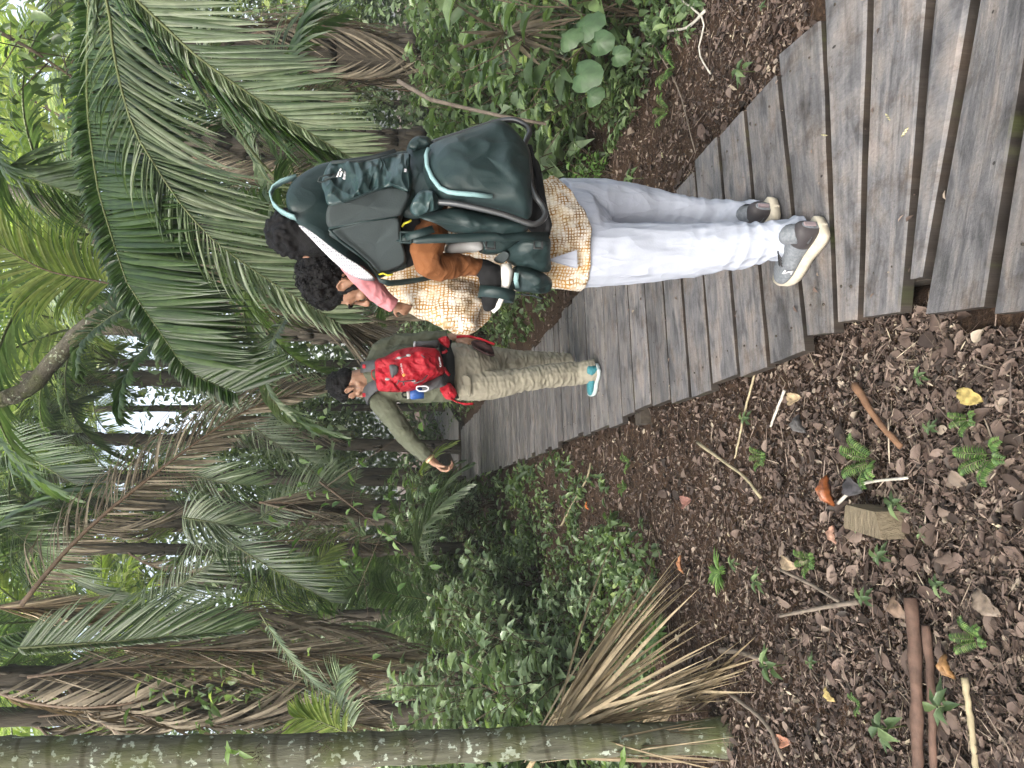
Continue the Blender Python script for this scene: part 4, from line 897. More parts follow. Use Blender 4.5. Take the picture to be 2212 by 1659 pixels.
    MC = plain('dark maroon cloth', (.035, .014, .014), .85, .3, 20, .3)
    V, F = pillow([z3(a, b, 4.60) for a, b in ((1165, 200), (1200, 190), (1280, 205), (1310, 240), (1322, 295), (1280, 285), (1210, 262), (1180, 240))], .05, .05, wr=.015, wf=14)
    pymesh('crown', V, F, MC, cp)
    k = MB(); k.ribbon([z3(1180, 235, 4.56), z3(1250, 275, 4.55), z3(1315, 296, 4.57)], (.3, -1, .4), .05, .005); k.build('visor', MC, cp)
    return root
build_pack()
# ================================================================ vegetation
def A(v): return np.array(v, dtype=float)
LEAF_T = [(0, 1, 2), (0, 2, 3), (1, 4, 5, 2), (2, 5, 6, 3), (4, 7, 5), (5, 7, 6)]
def leaf_arrays(P, D, N, L, W, fold=0.18, curl=0.25, jag=0.0):
    P = A(P); D = nrm(A(D)); S = nrm(np.cross(D, N)); N = np.cross(S, D); n = len(P); L = np.asarray(L)[:, None]; W = np.asarray(W)[:, None]
    cu = np.asarray(curl) if np.ndim(curl) else np.full(n, curl); cu = cu[:, None]; fo = (np.asarray(fold) if np.ndim(fold) else np.full(n, fold))[:, None]
    def pt(s, x, f): return P + D * (L * s * (1 - 0.15 * np.abs(cu) * s)) + S * (W * x) + N * (W * f * fo * 2 - L * cu * s * s)
    V = np.stack([pt(0, 0, 0), pt(.28, -.42, 1), pt(.28, 0, 0), pt(.28, .42, 1), pt(.62, -.44, 1), pt(.62, 0, 0), pt(.62, .44, 1), pt(1.0, 0, .2)], axis=1)
    return V.reshape(-1, 3)
MINI_T = [(0, 1, 3), (0, 3, 2)]
def mini_arrays(P, D, N, L, W, fold=0.3):
    P = A(P); D = nrm(A(D)); S = nrm(np.cross(D, N)); N = np.cross(S, D); L = np.asarray(L)[:, None]; W = np.asarray(W)[:, None]
    V = np.stack([P, P + D * L * .45 - S * W * .5 + N * W * fold, P + D * L * .45 + S * W * .5 + N * W * fold, P + D * L], axis=1)
    return V.reshape(-1, 3)
def rib_T(m, hi):
    T = []
    if hi:
        for i in range(m):
            a = i * 3; T += [(a, a + 1, a + 4, a + 3), (a + 1, a + 2, a + 5, a + 4)]
    else:
        for i in range(m): a = i * 2; T += [(a, a + 1, a + 3, a + 2)]
    return T
PROF = {5: (.35, .85, 1, .8, .5, .04), 6: (.35, .8, 1, .95, .75, .45, .03), 4: (.4, 1, .9, .6, .04), 3: (.4, 1, .75, .05)}
def ribbons(P0, D0, C0, L, W, droop, m=5, hi=True, fold=.25, grav=(0, 0, -1)):
    "n blades: start, direction, width direction, length, width, droop"
    P = A(P0).copy(); d = nrm(A(D0)); n = len(P); L = np.asarray(L)[:, None]; W = np.asarray(W)[:, None]; dr = (np.asarray(droop) if np.ndim(droop) else np.full(n, droop))[:, None]
    g = A(grav)[None, :]; rows = []; pr = PROF[m]
    for i in range(m + 1):
        c = A(C0); c = nrm(c - d * np.sum(c * d, axis=1, keepdims=True)); nn = np.cross(d, c); w = W * pr[i] / 2
        if hi: rows += [P - c * w + nn * w * fold * 2, P.copy(), P + c * w + nn * w * fold * 2]
        else: rows += [P - c * w, P + c * w]
        P = P + d * L / m; d = nrm(d + g * dr * (i + 1) / m)
    return np.stack(rows, axis=1).reshape(-1, 3)

def frond(name, pts, mats, parent=None, n=60, Lf=0.5, wid=0.03, ang=(60, 35), droop=.35, side_up=.15, asym=(1.0, 1.0), m=5, hi=True, rr=(.014, .003), start=.12, jit=.08,
          nrmv=(0, 0, 1), rmat=None, rndr=(0, 1), seed=0, tilt=(.4, .5), lp=None, gap=0.0):
    "a feather leaf: blades on both sides of the rachis pts"
    r_ = np.random.default_rng(seed + 100); S = spline(pts, 60); T = nrm(np.gradient(S, axis=0))
    ts = np.linspace(start, .995, n); idx = ts * 59; i0 = np.floor(idx).astype(int).clip(0, 58); fr = (idx - i0)[:, None]
    P = S[i0] * (1 - fr) + S[i0 + 1] * fr; Tn = nrm(T[i0] * (1 - fr) + T[i0 + 1] * fr)
    N0 = A(nrmv)[None, :]; B = nrm(np.cross(Tn, N0)); N = np.cross(B, Tn)
    if lp is None: lp = lambda t: np.sin(np.pi * np.clip(.16 + .78 * t, 0, 1)) ** .7
    VV = []; RN = []
    for s, a_ in ((1, asym[0]), (-1, asym[1])):
        if a_ <= 0: continue
        th = np.radians(np.interp(ts, [start, 1], ang) + r_.normal(0, 3.5, n))[:, None]
        D0 = Tn * np.cos(th) + B * s * np.sin(th) + N * (side_up + r_.normal(0, jit, n)[:, None]); L = Lf * a_ * lp((ts - start) / (1 - start)) * r_.uniform(.86, 1.08, n)
        L = np.maximum(L, Lf * .12)
        if gap: L = L * (r_.random(n) > gap) + .001
        ti = r_.uniform(tilt[0], tilt[1], n)[:, None]
        C0 = Tn * np.cos(ti) + N * np.sin(ti)
        V = ribbons(P + r_.normal(0, .001, (n, 3)), D0, C0, L, wid * r_.uniform(.8, 1.15, n), droop * r_.uniform(.6, 1.4, n), m, hi)
        VV.append(V); RN.append(r_.uniform(rndr[0], rndr[1], n))
    k = (m + 1) * (3 if hi else 2)
    o = fastmesh(name, np.vstack(VV), rib_T(m, hi), k, np.concatenate(RN), mats, parent)
    mb = MB(); q = S[::3]; kq = len(q); mb.tube([Vector(p) for p in q], [rr[0] + (rr[1] - rr[0]) * i / (kq - 1) for i in range(kq)], 6)
    return o, mb
def stem_of(o, mb, m, parent, name='rachis'):
    return mb.build(name, m, parent)

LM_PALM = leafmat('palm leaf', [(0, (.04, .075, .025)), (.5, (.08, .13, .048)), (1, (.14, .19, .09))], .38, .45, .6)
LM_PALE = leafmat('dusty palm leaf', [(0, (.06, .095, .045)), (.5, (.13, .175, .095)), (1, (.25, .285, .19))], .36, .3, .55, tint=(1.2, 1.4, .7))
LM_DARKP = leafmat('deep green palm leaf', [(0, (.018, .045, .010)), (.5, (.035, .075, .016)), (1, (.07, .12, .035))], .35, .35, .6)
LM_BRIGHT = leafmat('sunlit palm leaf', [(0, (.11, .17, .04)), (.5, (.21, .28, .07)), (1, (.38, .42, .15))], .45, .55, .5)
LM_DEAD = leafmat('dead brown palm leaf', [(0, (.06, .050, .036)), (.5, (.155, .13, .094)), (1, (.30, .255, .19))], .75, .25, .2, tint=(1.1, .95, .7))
LM_STRAW = leafmat('straw palm leaf', [(0, (.10, .075, .045)), (.5, (.22, .17, .105)), (1, (.38, .31, .21))], .7, .12, .25, tint=(1.1, 1, .7))
LM_SHRUB = leafmat('shrub leaf', [(0, (.05, .085, .035)), (.5, (.12, .18, .08)), (.85, (.22, .30, .13)), (1, (.36, .44, .14))], .36, .38, .6)
LM_GREYG = leafmat('grey green leaf', [(0, (.085, .13, .07)), (.55, (.20, .27, .155)), (1, (.36, .44, .27))], .34, .25, .6)
LM_LIME = leafmat('lime leaf', [(0, (.05, .11, .03)), (.6, (.11, .20, .05)), (1, (.20, .31, .09))], .45, .35, .5)
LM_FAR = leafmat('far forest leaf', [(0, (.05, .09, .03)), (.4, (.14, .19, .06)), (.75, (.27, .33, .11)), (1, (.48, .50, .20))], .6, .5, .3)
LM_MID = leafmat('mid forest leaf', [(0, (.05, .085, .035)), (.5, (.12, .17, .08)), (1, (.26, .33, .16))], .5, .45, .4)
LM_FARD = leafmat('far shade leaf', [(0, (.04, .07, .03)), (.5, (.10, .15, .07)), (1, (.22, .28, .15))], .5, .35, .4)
LM_LITTER = leafmat('leaf litter', [(0, (.024, .018, .015)), (.30, (.062, .042, .034)), (.56, (.122, .085, .069)), (.78, (.20, .148, .120)), (.93, (.30, .245, .19)), (1, (.46, .39, .28))], .6, .0, .3)
M_RACH = plain('green leaf stalk', (.10, .12, .045), .5, .2); M_RACHD = plain('brown leaf stalk', (.10, .065, .04), .7, .3); M_RACHT = plain('tan leaf stalk', (.30, .23, .13), .7, .2)
M_TWIG = plain('brown stem', (.085, .062, .042), .85, .3, 40, .4)
def barkmat(name, a, b_, lich=None, rings=None, rough=.9, fib=(4, 4, .6)):
    m, t, b, o = newmat(name); v = objco(t, fib); v2 = objco(t)
    n = texnoise(t, 9, 6, v, .7, .5); r = ramp(t, [(0.3, a), (0.7, b_)], n.outputs[0]); c = r.outputs[0]; h = n.outputs[0]
    if rings:
        wv = t.nodes.new('ShaderNodeTexWave'); wv.bands_direction = 'Z'; wv.inputs['Scale'].default_value = rings; wv.inputs['Distortion'].default_value = 5.0; wv.inputs['Detail'].default_value = 2; wv.inputs['Detail Scale'].default_value = .6
        t.links.new(v2, wv.inputs['Vector']); rr = ramp(t, [(0.0, (.6, .57, .52)), (.10, (1, 1, 1)), (1, (1, 1, 1))], wv.outputs['Fac']); c = mixc(t, 'MULTIPLY', 1, c, rr.outputs[0])
    if lich:
        l = texnoise(t, 30, 5, v2, .6); l2 = texnoise(t, 2.5, 2, v2); mu = t.nodes.new('ShaderNodeMath'); mu.operation = 'MULTIPLY_ADD'; mu.inputs[1].default_value = .30; t.links.new(l2.outputs[0], mu.inputs[0]); t.links.new(l.outputs[0], mu.inputs[2])
        k = ramp(t, [(.735, (0, 0, 0)), (.775, (.85, .85, .85))], mu.outputs[0]); c = mixc(t, 'MIX', k.outputs[0], c, lich)
        g = ramp(t, [(.45, (0, 0, 0)), (.62, (.6, .6, .6))], texnoise(t, 5, 4, v2).outputs[0]); c = mixc(t, 'MIX', g.outputs[0], c, (.085, .10, .03))
    t.links.new(c, b.inputs['Base Color']); b.inputs['Roughness'].default_value = rough; b.inputs['Specular IOR Level'].default_value = .2
    bump(t, b, h, .8, .02); return m
M_BARK = barkmat('dark fibrous palm bark', (.018, .015, .012), (.085, .072, .055))
M_HERO = barkmat('lichen spotted palm bark', (.055, .056, .040), (.16, .158, .118), (.42, .47, .40), 2.6)
M_MOSSY = barkmat('mossy grey bark', (.035, .032, .025), (.12, .108, .082), (.30, .33, .25), None, fib=(3, 3, 3))
M_STEM = barkmat('green ringed stem', (.07, .075, .035), (.14, .145, .075), (.25, .28, .2), 3)

# ---- leaf litter, chips and twigs on the forest floor
def on_deck(x, y, m=0.02):
    if y > 2.3: return path_dist(x, y) < HALF - .10 + m and y < 15
    return (0.15 - m + .08 * (y > 1.62) < x < 1.85 - max(0, y - 1.3) * .52 + m)
def scatter(n, ymin, ymax, seed, keep=None, p=1.6, wide=.72):
    r_ = np.random.default_rng(seed); out = []
    while len(out) < n:
        u = r_.random(n * 2); y = (ymin ** (1 - p) + u * (ymax ** (1 - p) - ymin ** (1 - p))) ** (1 / (1 - p))
        x = (r_.random(n * 2) * 2 - 1) * (y * wide + .25)
        for a, b_ in zip(x, y):
            if on_deck(a, b_): continue
            if keep and not keep(a, b_): continue
            out.append((a, b_))
            if len(out) >= n: break
    return np.array(out)
def rand_dirs(r_, n, zs=.35):
    a = r_.uniform(0, 2 * np.pi, n); return nrm(np.stack([np.cos(a), np.sin(a), r_.normal(0, zs, n)], axis=1))
HI_S = [0, .12, .3, .5, .7, .88, 1.0]; HI_W = [.04, .55, .9, 1.0, .85, .5, .03]
HI_T = [(i * 3 + j, i * 3 + j + 1, i * 3 + j + 4, i * 3 + j + 3) for i in range(6) for j in (0, 1)]
def leafhi_arrays(P, D, N, L, W, r_, roll=.5, curl=.3):
    P = A(P); D = nrm(A(D)); S = nrm(np.cross(D, N)); N = np.cross(S, D); n = len(P); L = np.asarray(L)[:, None]; W = np.asarray(W)[:, None]; rows = []
    ro = r_.normal(.15, roll, (n, 1)); cu = r_.normal(0, curl, (n, 1)); ph = r_.uniform(0, 6, (n, 1)); wob = r_.uniform(.0, .05, (n, 1)); sk = r_.normal(0, .25, (n, 1))
    for s, w in zip(HI_S, HI_W):
        for x in (-.5, 0, .5):
            e = r_.normal(0, .035, (n, 1)) * (x != 0)
            rows.append(P + D * (L * s) + S * (W * (w * x + e) + L * sk * s * s * .6) + N * (W * w * abs(x) * ro * 1.6 + L * cu * (s - .5) ** 2 + L * wob * np.sin(ph + s * 9 + x * 5)))
    return np.stack(rows, axis=1).reshape(-1, 3)
def litter():
    r_ = np.random.default_rng(1)
    xy = scatter(9000, 1.0, 12, 2, p=1.9); n = len(xy); z = np.array([gz(a, b_) for a, b_ in xy]) + r_.uniform(.008, .034, n)
    N_ = nrm(np.stack([r_.normal(0, .22, n), r_.normal(0, .22, n), np.ones(n)], axis=1)); L = r_.gamma(2.6, .0098, n).clip(.008, .065); L[::40] = r_.uniform(.05, .10, len(L[::40]))
    V = leafhi_arrays(np.column_stack([xy, z]), rand_dirs(r_, n, .12), N_, L, L * r_.uniform(.35, .8, n), r_, .3, .22)
    o = fastmesh('leaf_litter', V, HI_T, 21, r_.beta(1.8, 2.4, n), LM_LITTER, None, True); tag(o, 'dead brown leaves and bark crumbs covering the forest floor', 'leaf litter', kind='stuff')
    xy = scatter(140000, 1.0, 14, 3, p=1.8); n = len(xy); z = np.array([gz(a, b_) for a, b_ in xy]) + r_.uniform(.000, .024, n)
    L = r_.gamma(2.2, .0058, n).clip(.003, .035); N_ = nrm(np.stack([r_.normal(0, .5, n), r_.normal(0, .5, n), np.ones(n)], axis=1))
    o2 = fastmesh('litter_crumbs', leaf_arrays(np.column_stack([xy, z]), rand_dirs(r_, n, .3), N_, L, L * r_.uniform(.15, .8, n), r_.uniform(-.4, .5, n), r_.normal(0, .4, n)), LEAF_T, 8, r_.beta(1.3, 1.6, n), LM_LITTER, None, True)
    tag(o2, 'small bark crumbs and leaf scraps lying among the dead leaves', 'leaf litter', kind='stuff')
    xy = scatter(15000, 1.0, 9, 5, p=1.95); n = len(xy); z = np.array([gz(a, b_) for a, b_ in xy]) + r_.uniform(.008, .04, n)
    L = r_.gamma(2.2, .022, n).clip(.015, .32); D_ = rand_dirs(r_, n, .1); o3 = fastmesh('twigs', ribbons(np.column_stack([xy, z]), D_, np.tile(A((0, 0, 1)), (n, 1)) + r_.normal(0, .6, (n, 3)), L, r_.uniform(.0012, .0045, n), r_.normal(0, .12, n), 4, False, grav=(.6, .3, -.3)), rib_T(4, False), 10, r_.beta(1.8, 1.4, n), LM_LITTER)
    tag(o3, 'thin dry twigs strewn over the leaf litter', 'twigs', kind='stuff')
    n = 230; y = r_.uniform(1.2, 5.5, n); x = 1.045 - .177 * y + r_.uniform(-.48, .5, n); L = r_.gamma(2, .006, n).clip(.004, .03)
    o4 = fastmesh('board_crumbs', leaf_arrays(np.column_stack([x, y, np.full(n, .006)]), rand_dirs(r_, n, .05), np.tile(A((0, 0, 1)), (n, 1)), L, L * r_.uniform(.2, .6, n), .2, .2), LEAF_T, 8, r_.uniform(.1, 1, n), LM_LITTER); tag(o4, 'little leaf crumbs dropped on the weathered boards', 'leaf crumbs', kind='stuff')
litter()

# ---- plant prototypes -> copies
COPIES = {}
def copy_thing(src, loc, rz=0.0, sc=1.0, label=None, tiltv=(0, 0)):
    r = src.copy(); col.objects.link(r); r.location = loc; r.rotation_euler = (tiltv[0], tiltv[1], rz); r.scale = (sc, sc, sc)
    if label: r['label'] = label
    for ch in src.children:
        c = ch.copy(); col.objects.link(c); c.parent = r; c.matrix_parent_inverse = ch.matrix_parent_inverse
        for g in ch.children:
            d = g.copy(); col.objects.link(d); d.parent = c; d.matrix_parent_inverse = g.matrix_parent_inverse
    return r
def plant_proto(name, kind, mat, seed, h=1.0, nst=7, lpp=14, leaf=(.10, .045), spread=.45, droop=.3, cat='plant', stemm=None):
    "bushy plant at the origin: stems and leaves"
    r_ = np.random.default_rng(seed); root = empty(name, (0, 0, 0)); st = MB(); P = []; D_ = []; N_ = []; L = []
    for i in range(nst):
        az = r_.uniform(0, 6.28); sp = r_.uniform(.15, 1) * spread; hh = h * r_.uniform(.55, 1.0); b0 = Vector((r_.normal(0, .04), r_.normal(0, .04), 0))
        pts = [b0 + Vector((math.cos(az) * sp * t ** 1.5, math.sin(az) * sp * t ** 1.5, hh * t * (1 - .15 * t))) + Vector((r_.normal(0, .015), r_.normal(0, .015), 0)) for t in np.linspace(0, 1, 6)]
        st.tube(pts, [.006 * (1 - .12 * k) * h ** .5 for k in range(6)], 5); S = spline(pts, 40); T = nrm(np.gradient(S, axis=0))
        for k in range(lpp):
            t = r_.uniform(.18, 1.0); j = int(t * 39); a = r_.uniform(0, 6.28); out = np.array([math.cos(a), math.sin(a), r_.uniform(-.1, .5)]); off = r_.uniform(.0, .12) * h * (1.1 - t)
            p = S[j] + out * off; P.append(p); D_.append(nrm(out + T[j] * .4)); N_.append(nrm(np.array([r_.normal(0, .35), r_.normal(0, .35), 1.0]))); L.append(leaf[0] * r_.uniform(.6, 1.3))
            if off > .03: st.tube([Vector(S[j]), Vector(p)], .0018, 4)
    L = np.array(L); n = len(L)
    if kind == 'mini': V = mini_arrays(P, D_, N_, L, L * leaf[1] / leaf[0]); T_ = MINI_T; k = 4
    else: V = leaf_arrays(P, D_, N_, L, L * leaf[1] / leaf[0] * r_.uniform(.8, 1.2, n), .16, r_.uniform(.1, .1 + droop * 2, n)); T_ = LEAF_T; k = 8
    st.build('stems', stemm or M_TWIG, root); fastmesh('leaves', V, T_, k, r_.beta(2, 2, n), mat, root)
    root['category'] = cat
    return root
protos = {}
def use(key, first=[None]):
    return protos[key]
def place(key, loc, rz, sc, label, group):
    src, used = protos[key]
    if not used:
        src.location = loc; src.rotation_euler = (0, 0, rz); src.scale = (sc,) * 3; src['label'] = label; src['group'] = group; protos[key] = (src, True); return src
    r = copy_thing(src, loc, rz, sc, label); r['group'] = group; return r
for i in range(3): protos['shrub%d' % i] = (plant_proto('shrub', 'leaf', LM_SHRUB if i != 1 else LM_GREYG, 20 + i, 1.1, 15, 20, (.125, .066), .55, .3, 'shrub'), False)
for i in range(2): protos['low%d' % i] = (plant_proto('low_plant', 'leaf', LM_GREYG if i else LM_SHRUB, 30 + i, .42, 13, 11, (.085, .042), .28, .3, 'plant'), False)
protos['big0'] = (plant_proto('broad_leaf_plant', 'leaf', LM_GREYG, 40, .8, 9, 9, (.18, .11), .45, .4, 'plant'), False)
protos['big1'] = (plant_proto('broad_leaf_plant', 'leaf', LM_SHRUB, 41, 1.1, 11, 11, (.14, .075), .5, .4, 'plant'), False)
protos['herb'] = (plant_proto('herb_clump', 'leaf', LM_LIME, 42, .40, 16, 16, (.05, .024), .30, .3, 'herb'), False)
# seedlings
def seedling_proto(seed, kind):
    r_ = np.random.default_rng(seed); root = empty('seedling', (0, 0, 0)); root['category'] = 'seedling'; st = MB(); P = []; D_ = []; N_ = []; L = []; W_ = []
    if kind == 'rosette':
        st.tube([(0, 0, 0), (.004, 0, .05), (0, .004, .09)], .0022, 5)
        for k in range(7):
            a = k * 2.4 + r_.normal(0, .2); P.append((0, 0, .06 + .006 * k)); D_.append((math.cos(a), math.sin(a), .35 - .03 * k)); N_.append((0, 0, 1)); L.append(r_.uniform(.05, .085)); W_.append(.030)
    elif kind == 'fern':
        for q in range(5):
            a = q * 1.26 + r_.normal(0, .3); pts = [(math.cos(a) * t * .11, math.sin(a) * t * .11, .09 * math.sin(t * 2.0)) for t in np.linspace(0, 1, 6)]; st.tube(pts, .0014, 4); S = spline(pts, 20)
            for j in range(4, 20):
                for s in (-1, 1): P.append(S[j]); D_.append((math.cos(a) * .5 - s * math.sin(a), math.sin(a) * .5 + s * math.cos(a), .1)); N_.append((0, 0, 1)); L.append(.030 * math.sin(math.pi * (j / 22) ** .8) + .006); W_.append(.009)
    else:
        for q in range(6):
            a = q * 1.05 + r_.normal(0, .2); L_ = r_.uniform(.10, .2)
            for s in np.linspace(-.5, .5, 5): P.append((0, 0, .02)); D_.append((math.cos(a + s * .6), math.sin(a + s * .6), .55)); N_.append((0, 0, 1)); L.append(L_ * (1 - abs(s) * .5)); W_.append(.020)
        st.tube([(0, 0, -.01), (0, 0, .03)], .004, 5)
    n = len(L); st.build('stem', M_RACH, root); fastmesh('leaves', leaf_arrays(P, D_, N_, L, W_, .2, .35), LEAF_T, 8, r_.random(n), LM_LIME if kind != 'rosette' else LM_SHRUB, root); return root
protos['rosette'] = (seedling_proto(1, 'rosette'), False); protos['fern'] = (seedling_proto(2, 'fern'), False); protos['fan'] = (seedling_proto(3, 'fan'), False)

# named seedlings at their own spots on the floor: photo x, y, kind, size, label
for X, Y, k, s_, lab in ((1905, 995, 'fern', 1.5, 'bright fern seedling near the curved white twig'), (1777, 1206, 'fern', 1.1, 'small fern seedling beside the cut wood block'),
                         (1945, 1200, 'rosette', 1.0, 'leafy seedling right under the cut wood block'), (1893, 1127, 'rosette', .8, 'tiny seedling sprouting on top of the cut wood block'),
                         (1460, 1373, 'fan', 2.0, 'bright green palm seedling at the edge of the straw frond heap'), (1572, 1235, 'fan', 1.0, 'small palm seedling between straw frond and wood block'),
                         (1612, 1218, 'rosette', .9, 'lone seedling on open litter left of the cut wood block'), (1715, 1434, 'rosette', 1.6, 'compound leaved seedling near the grey stick'),
                         (2150, 1380, 'fern', 1.0, 'fern seedling beyond the red brown log'), (1975, 1565, 'rosette', 1.6, 'long leaved seedling lying over the red brown log'),
                         (2110, 1520, 'rosette', 1.4, 'seedling beside the pale bamboo stick'), (2075, 1260, 'rosette', .8, 'small seedling right of the red brown log'),
                         (1370, 1000, 'fern', 1.2, 'feathery seedling near the boardwalk post'), (1360, 1050, 'fern', 1.1, 'feathery seedling by the orange leaf'), (1410, 1130, 'rosette', 1.0, 'seedling in the litter below the low plants'),
                         (1640, 155, 'rosette', 1.5, 'leafy seedling touching the right edge of the boardwalk'), (1470, 150, 'fern', 1.8, 'fern on the bank right of the boardwalk'), (1530, 75, 'rosette', 1.2, 'seedling beside the dry white stick on the bank'),
                         (1400, 385, 'rosette', 1.8, 'leafy seedling by the boardwalk edge behind the white trousers'), (1415, 190, 'rosette', 1.4, 'upright seedling on the bank under the broad leaves'), (1450, 240, 'fern', 1.5, 'fern between the herb clumps and the boardwalk')):
    p = G(X, Y, -.08); p.z = gz(p.x, p.y) + .02; place(k, p, random.uniform(0, 6), s_ * 1.05, lab, None) if False else None
    r = place(k, p, random.uniform(0, 6), s_ * (.50 if k == 'fern' else .62 if k == 'rosette' else .8), lab, 'seedlings')
    if 'group' in r.keys(): del r['group']
rs = random.Random(5); cnt = 0
for a, b_ in scatter(38, 1.5, 7.5, 77, p=1.05):
    place(rs.choice(['rosette', 'fern', 'rosette']), (a, b_, gz(a, b_) + .015), rs.uniform(0, 6), rs.uniform(.2, .75), 'small green seedling scattered in the brown leaf litter', 'small seedlings in the litter')

# ---- shrubs of the left thicket and the right bank
def ring_area(n, f, seed, d0):
    rr = random.Random(seed); out = []; tries = 0
    while len(out) < n and tries < 40000:
        tries += 1; x, y = f(rr)
        if path_dist(x, y) < .85 and y < 15.5: continue
        if y > 11.5 and -3.0 < x < 1.6 and y < 26: continue
        if all((x - a) ** 2 + (y - b_) ** 2 > d0 ** 2 for a, b_ in out): out.append((x, y))
    return out
rs = random.Random(8)
def fL(r): y = r.uniform(4.6, 13); return (-.30 - .177 * (y - 4) - (r.uniform(.2, 1) * (y * .62)) - (.4 if y < 6 else 0), y)
for x, y in ring_area(95, fL, 1, .36):
    k = rs.choice(['shrub0', 'shrub1', 'shrub1', 'big0', 'big1', 'low1'] if x < -1.9 or y > 8 else ['low0', 'low1', 'low1'])
    place(k, (x, y, gz(x, y)), rs.uniform(0, 6), rs.uniform(.7, 1.15) * (1.25 if y > 8 else 1), 'leafy green shrub of the thicket left of the boardwalk', 'thicket shrubs left of the boardwalk')
protos['tall'] = (plant_proto('tall_shrub', 'leaf', LM_GREYG, 61, 2.0, 17, 26, (.15, .075), .75, .3, 'shrub'), False)
protos['tall1'] = (plant_proto('tall_shrub', 'leaf', LM_SHRUB, 62, 1.8, 16, 26, (.15, .075), .7, .3, 'shrub'), False)
def fT(r): y = r.uniform(6.2, 11.5); return (-.95 - .177 * (y - 4) - r.uniform(.1, 1) * (y * .42), y)
for x, y in ring_area(34, fT, 5, .52):
    k = rs.choice(['tall', 'tall', 'tall1', 'shrub1']); place(k, (x, y, gz(x, y)), rs.uniform(0, 6), rs.uniform(.65, 1.0), 'tall grey green shrub standing below the palms left of the boardwalk', 'tall shrubs below the palms')
def fT2(r): y = r.uniform(9.5, 15); return (-.6 - .1 * (y - 9) + r.uniform(-.3, 1) * 3.5, y)
for x, y in ring_area(16, fT2, 6, .7):
    place(rs.choice(['tall', 'tall1']), (x, y, gz(x, y)), rs.uniform(0, 6), rs.uniform(.6, 1.0), 'tall shrub beyond the boardwalk and the man ahead', 'tall shrubs beyond the boardwalk')
def fR(r): y = r.uniform(3.6, 9.5); return (.85 + r.uniform(0, 1) * (y * .45), y)
for x, y in ring_area(46, fR, 2, .40):
    if x - (1.05 - .177 * y) < 1.15 and y < 5.2: continue
    if x - (1.05 - .177 * y) < .95: k = rs.choice(['low0', 'low1', 'herb'])
    else: k = rs.choice(['shrub0', 'big0', 'big1', 'shrub2', 'shrub0'])
    place(k, (x, y, gz(x, y)), rs.uniform(0, 6), rs.uniform(.75, 1.2), 'dark leafy plant on the bank right of the boardwalk', 'bank plants right of the boardwalk')
for X, Y, k, s_, y, lab in ((1130, 420, 'herb', 1.2, 4.2, 'lime herb clump close behind the hip of the white trousered man'), (1190, 250, 'herb', 1.5, 3.7, 'dense lime herb clump in the middle of the right bank'), (1270, 380, 'herb', .9, 3.3, 'small lime herb clump nearest the white trousers'), (1240, 200, 'herb', 1.2, 3.5, 'lime herb clump below the heart shaped leaves'), (1330, 200, 'low0', .8, 3.1, 'low plant in the brown litter strip of the right bank'), (1250, 130, 'big0', .95, 3.7, 'broad heart leaved plant on the right bank'), (1170, 300, 'herb', 1.35, 3.9, 'light green herb clump beside the carrier frame'), (1230, 330, 'herb', 1.1, 3.5, 'light green herb clump just right of the white trousers'),
                         (1160, 210, 'herb', 1.2, 4.3, 'lime green herb clump under the hanging frond'), (1330, 60, 'low1', 1.1, 3.0, 'low grey green plant at the right edge of the bank')):
    p = G(X + 40, Y, -.05); place(k, (p.x, p.y, gz(p.x, p.y)), 1.0 * s_, s_, lab, 'x'); 
for o in list(col.objects):
    if o.get('group') == 'x': del o['group']
# a carpet of small plants where the litter ends
def carpet():
    r_ = np.random.default_rng(12)
    def keep(a, b_):
        left = a < (1.05 - .177 * b_) - .6
        d = path_dist(a, b_)
        lim = (.25 if b_ > 6 else .5 + (6 - b_) * .40 + .5 * noise.noise(Vector((a * 2.5, b_ * 2.5, 1)))) if left else .55
        if not left: lim = 1.25 if b_ < 5.0 else .8
        return d > lim and b_ > (3.7 if left else 2.9) and noise.noise(Vector((a * 1.6, b_ * 1.6, 3))) > -.25
    xy = scatter(34000, 2.9, 22, 13, keep, p=1.15, wide=.66); n = len(xy)
    hgt = np.array([abs(noise.noise(Vector((a * 2.2, b_ * 2.2, 7)))) for a, b_ in xy]) * .5 + .02; z = np.array([gz(a, b_) for a, b_ in xy]) + r_.random(n) * hgt
    L = r_.uniform(.03, .09, n) * (1 + (xy[:, 1] > 7) * .5); D_ = rand_dirs(r_, n, .5); N_ = nrm(np.stack([r_.normal(0, .5, n), r_.normal(0, .5, n), np.ones(n)], axis=1))
    o = fastmesh('ground_cover', leaf_arrays(np.column_stack([xy, z]), D_, N_, L, L * r_.uniform(.35, .6, n), .2, .3), LEAF_T, 8, r_.beta(1.6, 2, n), LM_SHRUB); tag(o, 'low green creeping plants carpeting the ground beyond the litter', 'ground cover', kind='stuff')
carpet()

